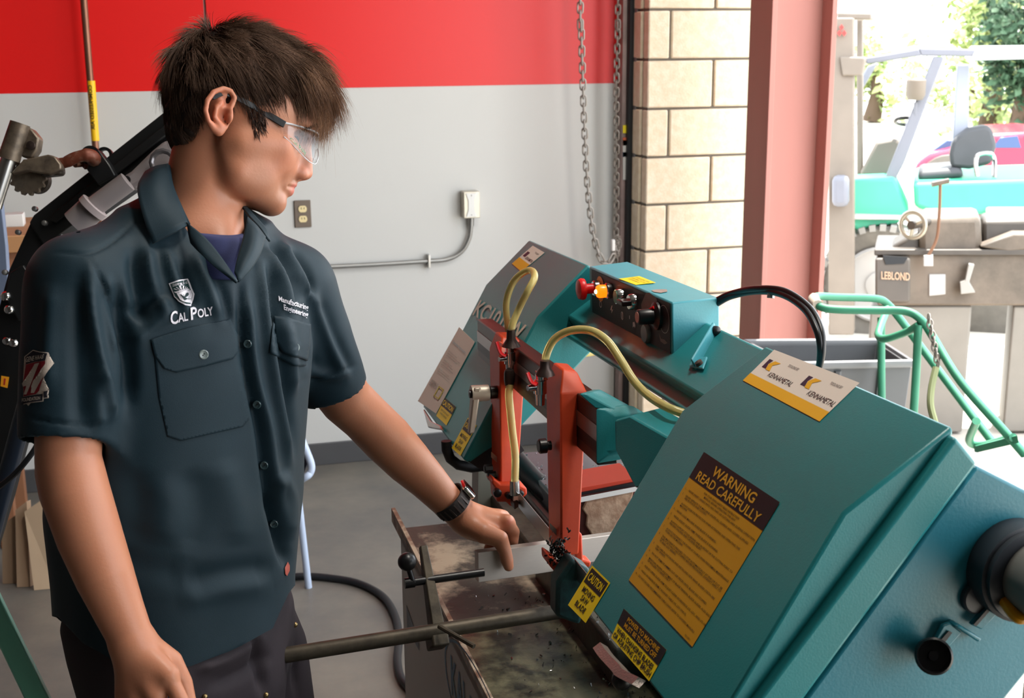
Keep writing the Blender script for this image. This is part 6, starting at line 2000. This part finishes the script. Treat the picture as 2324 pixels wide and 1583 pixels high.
for (x, y) in ((1910, 62), (1905, 75), (1916, 75)):
    op('emblem', [(x, y-7), (x+5, y), (x, y+7), (x-5, y)], FD-.325, .01, mat('emblem_red', (214, 60, 56), .5), fk, 0)
ob('hose_reel', 1888, 400, 1926, 470, FD-.4, .12, M_fgrey, fk, .03)
op('guard_bar', [(1962, 132), (2085, 110), (2092, 126), (1966, 146)], FD-.05, .08, M_fgrey, fk)
op('guard_bar', [(2085, 109), (2216, 112), (2206, 128), (2090, 127)], FD-.05, .08, M_fgrey, fk)
op('guard_roof', [(2216, 106), (2400, 104), (2400, 132), (2200, 138)], FD-.05, 1.1, mat('guard_pale', (180, 182, 188), .5), fk)
op('front_pillar', [(2118, 128), (2143, 130), (2052, 370), (2036, 400), (2010, 470), (1985, 470), (2010, 400)], FD-.05, .08, M_fgrey, fk)
op('front_pillar', [(1968, 150), (1992, 142), (1952, 212), (1942, 205)], FD+.95, .08, M_fgrey, fk)
op('rear_pillar', [(2172, 146), (2200, 146), (2198, 300), (2162, 318)], FD+.1, .08, mat('pillar_pale', (150, 156, 170), .5), fk)
op('seat_back', [(2162, 318), (2196, 292), (2236, 284), (2252, 292), (2262, 330), (2250, 372), (2200, 384), (2158, 380), (2155, 350)], FD-.02, .16, M_seat, fk, .04)
op('seat_cushion', [(2084, 388), (2180, 380), (2190, 402), (2084, 412)], FD-.05, .5, M_seat, fk, .03)
MB().tube(spline([P(2218, 400, FD-.12), P(2214, 372, FD-.12), P(2220, 352, FD-.12), P(2246, 348, FD-.12), P(2256, 362, FD-.1), P(2256, 402, FD-.1)], 5), .014, 8).build('armrest', M_chrome, fk)
op('dash_cowl', [(1950, 396), (1988, 322), (2030, 314), (2046, 325), (2030, 372), (2012, 404)], FD+.25, .3, mat('cowl_taupe', (118, 112, 104), .6), fk, .02)
op('body', [(2072, 414), (2400, 404), (2400, 486), (2130, 488), (2075, 470)], FD-.2, 1.0, M_fg, fk, .03)
op('side_step', [(2236, 470), (2400, 470), (2400, 508), (2240, 508)], FD-.22, .3, mat('forklift_white', (214, 216, 214), .5), fk, .02)
op('fender', [(1926, 408), (2030, 404), (2060, 470), (2062, 500), (2010, 512), (1948, 524), (1922, 506)], FD-.15, .35, M_fg, fk, .02)
op('fender_lip', [(1924, 486), (2060, 490), (2060, 499), (1924, 498)], FD-.2, .1, M_whitep, fk, .005)
wcx, wcy, wr2 = 1996, 646, 134*FD/FPX
wc_ = P(wcx, wcy, FD-.12)
hx = YARD.copy()
MB().lathe(wc_, hx, [(wr2*.62, .02), (wr2*.80, -.012), (wr2*.93, -.01), (wr2*.97, .03), (wr2*.97, .24), (wr2*.6, .26)], 56).build('tyre', M_rub, fk)
side_ = hx.cross(Vector((0, 0, 1))).normalized()
lug = None
for k in range(36):
    a = 2*math.pi*k/36
    d_ = side_*math.cos(a)+Vector((0, 0, 1))*math.sin(a); t_ = -side_*math.sin(a)+Vector((0, 0, 1))*math.cos(a)
    MB().box(wc_+d_*wr2*.955+hx*.09, .22, wr2*.10, wr2*.10, hx, t_, d_).build('tread_lug', mat('tread_sunlit', (148, 146, 142), .85), fk)  # lugs coloured pale to stand for sunlight on the treads
MB().lathe(wc_, hx, [(wr2*.64, -.004), (wr2*.60, -.02), (wr2*.52, .03), (wr2*.26, .05), (wr2*.22, -.02), (wr2*.12, -.03), (0, -.03)], 40).build('wheel_rim', M_whitep, fk)
MB().lathe(P(2290, 700, FD-.1), hx, [(.30, 0), (.33, .02), (.33, .22), (.28, .24)], 40).build('tyre', M_rub, fk)
MB().lathe(P(2078, 208, FD-.08), Vector((0, 0, 1)), [(.045, -.05), (.06, -.02), (.06, .07), (.05, .08)], 14).build('work_lamp', M_mast, fk)
MB().tube([P(2078, 232, FD-.06), P(2076, 262, FD-.04), P(2066, 300, FD-.02)], .012, 8).build('lamp_stalk', M_fgrey, fk)
MB().tube([P(2045+24*math.cos(a)+10, 275+8*math.sin(a), FD+.2+.12*math.sin(a)) for a in [k*math.pi/8 for k in range(16)]], .012, 8, closed=True).build('steering_wheel', M_blk, fk)
MB().tube([P(2062, 282, FD+.2), P(2040, 380, FD+.28)], .02, 8).build('steering_column', M_fgrey, fk)

# lathe in front of it
M_lathe = mat('old_lathe_grey', (112, 100, 88), .55, rgb2=(82, 74, 64), vscale=5, v2=(.4, .7), bump=.1, bscale=60)
M_lathd = mat('old_lathe_oily', (78, 72, 66), .45, metal=.3, var=.15, vscale=12)
LT = 5.75
la = empty('lathe', P(2150, 900, LT), 'old grey machine lathe with a handwheel standing outside', 'lathe')
ob('bed', 1990, 574, 2420, 694, LT, .4, M_lathe, la, .012)
ob('bed_rim', 1984, 566, 2420, 580, LT-.02, .46, M_lathd, la, .006)
ob('end_cover', 1986, 586, 2066, 686, LT-.04, .1, mat('lathe_end', (88, 82, 76), .5, var=.1), la, .01)
op('end_cutout', [(2004, 580), (2060, 584), (2052, 598), (2010, 600)], LT-.045, .02, M_blk, la, 0)
q = [P(1996, 612, LT-.043), P(2068, 616, LT-.043), P(2068, 640, LT-.043), P(1996, 636, LT-.043)]
lettering('cast_lettering', q, [('LEBLOND', .05, .85, .7, .9, 'L', .02)], mat('cast_letters', (190, 160, 132), .5), la, -FWD*.004)
op('apron_gap', [(2108, 622), (2146, 622), (2146, 668), (2108, 672)], LT-.005, .02, M_whitep, la, .004)
op('feed_lever', [(2198, 598), (2212, 600), (2200, 640), (2214, 664), (2180, 668), (2178, 640), (2190, 636)], LT-.05, .04, mat('lever_grey', (150, 146, 140), .4, metal=.4), la, .004)
op('headstock', [(2086, 492), (2226, 490), (2230, 580), (2086, 580)], LT+.02, .35, M_lathe, la, .03)
op('carriage', [(2230, 500), (2420, 498), (2420, 580), (2230, 580)], LT+.1, .3, M_lathd, la, .02)
op('tool_slide', [(2222, 560), (2300, 530), (2420, 532), (2420, 556), (2290, 572)], LT-.02, .12, M_lathe, la, .01)
op('motor_cover', [(2020, 560), (2090, 520), (2096, 576), (2030, 578)], LT+.05, .25, M_lathd, la, .02)
hw = P(2072, 510, LT-.08); hxd = (hx*.9+side_*.45).normalized()
rr_ = 29*LT/FPX; u1 = hxd.cross(Vector((0, 0, 1))).normalized()
hwo = MB().tube([hw+(u1*math.cos(a)+Vector((0, 0, 1))*math.sin(a))*rr_ for a in [k*math.pi/12 for k in range(24)]], .011, 10, closed=True).build('handwheel', mat('handwheel_metal', (168, 164, 150), .35, metal=.6), la)
for k in range(3):
    a = k*2.094+.4
    MB().tube([hw, hw+(u1*math.cos(a)+Vector((0, 0, 1))*math.sin(a))*rr_], .008, 8).build('handwheel_spoke', mat('handwheel_metal', (0, 0, 0)), la)
MB().tube([hw-hxd*.02, hw+hxd*.14], .02, 12).build('handwheel_hub', M_lathd, la)
MB().tube(spline([P(2134, 418, LT-.06), P(2132, 480, LT-.06), P(2126, 540, LT-.06), P(2106, 582, LT-.06)], 6), .007, 8).build('control_rod', mat('rod_brown', (120, 84, 60), .5), la)
op('tag_plate', [(2096, 580), (2118, 578), (2118, 604), (2096, 604)], LT-.07, .02, M_whitep, la, .002)
MB().tube([P(2115, 418, LT-.06), P(2153, 410, LT-.06)], .012, 8).build('control_handle', M_lathe, la)
for (x0, x1) in ((1976, 2206), (2300, 2420)):
    a, b = P(x0, 694, LT+.02), P(x1, 694, LT+.02)
    g1 = hx*.34
    MB().loftpoly([a, b, b+g1, a+g1], [Vector((p.x, p.y, 0)) for p in (a, b, b+g1, a+g1)]).build('pedestal', mat('pedestal_grey', (128, 124, 118), .6, var=.08), la, bevel=.01)

# green hand truck leaning
M_htg = mat('hand_truck_green', (58, 132, 104), .45, var=.08, vscale=12)
ht = empty('hand_truck', onz(2280, 1060, 0), 'green tubular hand truck with a hanging chain', 'hand truck')
HT = 3.9
def tb(pts, r=.0125, nm='frame_tube', m_=None): return MB().tube(spline([P(x, y, d) for x, y, d in pts], 6), r, 10).build(nm, m_ or M_htg, ht)
tb([(2400, 1118, 3.42), (2290, 990, 3.5), (2180, 865, 3.6), (2118, 765, 3.7), (2090, 725, 3.72), (2055, 706, 3.74), (1990, 704, 3.76), (1900, 702, 3.78), (1862, 696, 3.8), (1846, 680, 3.85), (1858, 672, 3.9), (1900, 674, 3.95), (1985, 677, 4.0), (2012, 688, 4.02), (2040, 720, 4.02), (2100, 800, 3.96), (2190, 920, 3.84), (2258, 1010, 3.75)])
tb([(2000, 720, 3.99), (2000, 800, 3.99), (2001, 905, 3.99), (2002, 960, 3.99)])
tb([(2084, 738, 3.72), (2080, 830, 3.72), (2074, 930, 3.72), (2068, 1020, 3.72)])
tb([(2014, 700, 4.0), (1998, 740, 3.9), (1994, 762, 3.85), (2012, 768, 3.8), (2060, 752, 3.75), (2084, 738, 3.72)], .012)
tb([(2216, 955, 3.6), (2200, 1000, 3.72), (2230, 1010, 3.7), (2300, 992, 3.48)], .012)
MB().prism([P(2215, 1012, 3.62), P(2308, 988, 3.46), P(2312, 1004, 3.46), P(2218, 1026, 3.62)], FWD*.02).build('axle_plate', M_htg, ht)
tb([(1850, 674, 3.86), (1846, 680, 3.85), (1856, 692, 3.8)], .0165, 'bare_grip', mat('bare_steel_grip', (170, 160, 148), .5))
wq = onz(2262, 1075, .12); wq = P(2262, 1072, 3.55); wq.z = .125
MB().lathe(wq, u1, [(.06, -.02), (.11, -.028), (.125, -.015), (.125, .015), (.11, .028), (.06, .02)], 28).build('wheel', M_rub, ht)
for (x, y0, y1) in ((2118, 728, 830),):
    for k in range(9):
        c = P(2108+k*2.6, 722+k*13, 3.66)
        lp_ = [c+(RIGHT*math.cos(a)*.008+UP*math.sin(a)*.014) if k % 2 else c+(FWD*math.cos(a)*.008+UP*math.sin(a)*.014) for a in [q*math.pi/5 for q in range(10)]]
        MB().tube(lp_, .003, 6, closed=True).build('chain_link', M_chain, ht)
MB().tube(spline([P(2124, 834, 3.62), P(2114, 880, 3.6), P(2112, 920, 3.58), P(2122, 960, 3.56)], 6), .010, 8).build('chain_sleeve', mat('chain_sleeve', (112, 120, 84), .7), ht)

# dark plastic tub
tubm = mat('grey_plastic_tub', (96, 98, 102), .55, var=.06)
BT = 3.35
zt = .78
c4 = [onz(1690, 778, zt), onz(1996, 776, zt), onz(2070, 824, zt), onz(1790, 830, zt)]
cen = sum(c4, Vector())/4
tb_ = empty('storage_tub', (cen.x, cen.y, 0), 'grey open plastic tub behind the saw', 'tub')
bt4 = [cen.lerp(p, .8) for p in c4]; bt4 = [Vector((p.x, p.y, .005)) for p in bt4]
mb = MB(); inn = [cen.lerp(p, .95) for p in c4]; inb = [Vector((cen.lerp(p, .76).x, cen.lerp(p, .76).y, .03)) for p in c4]
vs = c4+bt4+inn+inb
fs = [(4, 5, 6, 7), (8+4, 8+5, 8+6, 8+7)]
for j in range(4):
    k = (j+1) % 4
    fs += [(j, k, 4+k, 4+j), (8+j, 8+k, 12+k, 12+j), (j, k, 8+k, 8+j)]
mb.add(vs, fs).build('tub_body', tubm, tb_, bevel=.008)
MB().tube([p+Vector((0, 0, .0)) for p in c4], .014, 8, closed=True).build('tub_rim', mat('tub_rim', (128, 130, 134), .5), tb_)
for (a, b, t) in ((2, 3, .25), (2, 3, .6)):
    p1, p2 = c4[a].lerp(c4[b], t), bt4[a].lerp(bt4[b], t)
    MB().tube([p1-Vector((0, 0, .02)), p2], .012, 6).build('rib', tubm, tb_)

# white work table beside the saw
wt = empty('white_table', (1.35, 2.35, 0), 'white topped table just behind the near end of the saw', 'table')
zz = .93
tq = [onz(2205, 1056, zz), onz(2400, 1022, zz), onz(2500, 1120, zz), onz(2290, 1180, zz)]
MB().prism(tq, (0, 0, -.03)).build('table_top', mat('white_laminate', (226, 226, 230), .35), wt, bevel=.004)
ce = sum(tq, Vector())/4
for p in tq:
    q = ce.lerp(p, .86); MB().tube([Vector((q.x, q.y, zz-.03)), Vector((q.x, q.y, 0))], .018, 10).build('leg', M_zinc, wt)

# timber pallet and blocks in the yard
M_timber = mat('sun_bleached_timber', (196, 176, 150), .8, var=.12, vscale=8)
pa = empty('timber_pallet', onz(2260, 900, 0), 'sun bleached timber pallet lying in the yard', 'pallet')
base_ = onz(2290, 880, 0)+Vector((.7, -1.2, 0))
for k in range(6):
    MB().box(base_+Vector((.2+.0*k, -.35+k*.16, .13)), 1.1, .11, .022).build('deck_board', M_timber, pa, bevel=.002)
for k in range(3):
    MB().box(base_+Vector((-.28+k*.48, .05, .06)), .08, .95, .12).build('stringer', M_timber, pa, bevel=.003)

# red car beyond the forklift
CD = 13.0
car = empty('red_car', P(2250, 480, CD), 'bright red car parked beyond the forklift', 'car')
M_carr = mat('car_red', (176, 22, 60), .25, coat=.5)
body = [(2070, 440), (2078, 372), (2110, 350), (2190, 330), (2240, 304), (2330, 300), (2420, 312), (2480, 350), (2560, 362), (2570, 440)]
op('body', body, CD, 1.6, M_carr, car, .06)
op('window', [(2252, 336), (2270, 312), (2310, 308), (2318, 336)], CD-.012, .03, mat('car_glass', (60, 80, 120), .1), car, .005)
op('window', [(2330, 336), (2326, 308), (2390, 314), (2420, 338)], CD-.012, .03, mat('car_glass', (0, 0, 0)), car, .005)
op('windscreen', [(2110, 346), (2150, 318), (2205, 312), (2190, 332)], CD+.3, 1.0, mat('car_glass', (0, 0, 0)), car, .01)
for x in (2150, 2470):
    c = P(x, 440, CD); c.z = .32
    MB().lathe(c, hx, [(.2, -.02), (.32, -.02), (.32, .2), (.2, .2)], 28).build('wheel', M_rub, car)

# trees beyond the yard
M_leaf = mat('leaf_green', (150, 172, 112), .6, rgb2=(196, 204, 140), vscale=3, v2=(.4, .6))
M_leafd = mat('leaf_dark_green', (52, 84, 60), .6, rgb2=(84, 112, 84), vscale=3, v2=(.4, .6))
M_bark = mat('bark', (90, 74, 60), .9, bump=.4, bscale=20)
def tree(x, y, d, rx, rz, n, m_, label):
    c = P(x, y, d); g0 = Vector((c.x, c.y, 0))
    t = empty('tree', g0, label, 'tree', 'trees beyond the yard')
    MB().tube([g0, g0.lerp(c, .5)+Vector((.1, 0, 0)), c], [.22, .16, .06], 10).build('trunk', M_bark, t)
    r_ = np.random.default_rng(int(x)); vs = []; fs = []
    cl_ = r_.normal(0, .5, (26, 3))
    for i in range(n):
        q = cl_[i % 26]+r_.normal(0, .2, 3)
        p = c+Vector((q[0]*rx, q[1]*rx, q[2]*rz))
        a = Vector(r_.normal(0, 1, 3)).normalized(); b = a.orthogonal().normalized(); s_ = r_.uniform(.07, .16)
        k = len(vs); vs += [p-a*s_, p+b*s_*.45, p+a*s_, p-b*s_*.45]; fs.append((k, k+1, k+2, k+3))
    o = MB().add(vs, fs).build('foliage', m_, t, fixn=False); o['kind'] = 'stuff'
tree(2260, 60, 24, 1.1, 2.0, 2600, M_leaf, 'pale sunlit leafy tree at the top corner beyond the forklift')
tree(2330, 70, 22, .7, 1.9, 2600, M_leafd, 'dark green tree at the picture edge beyond the forklift')
tree(1985, 160, 28, .6, .9, 900, M_leaf, 'small pale tree seen between forklift mast and roof')
tree(2200, 190, 30, 1.2, .9, 1200, M_leaf, 'low pale tree seen under the forklift roof')
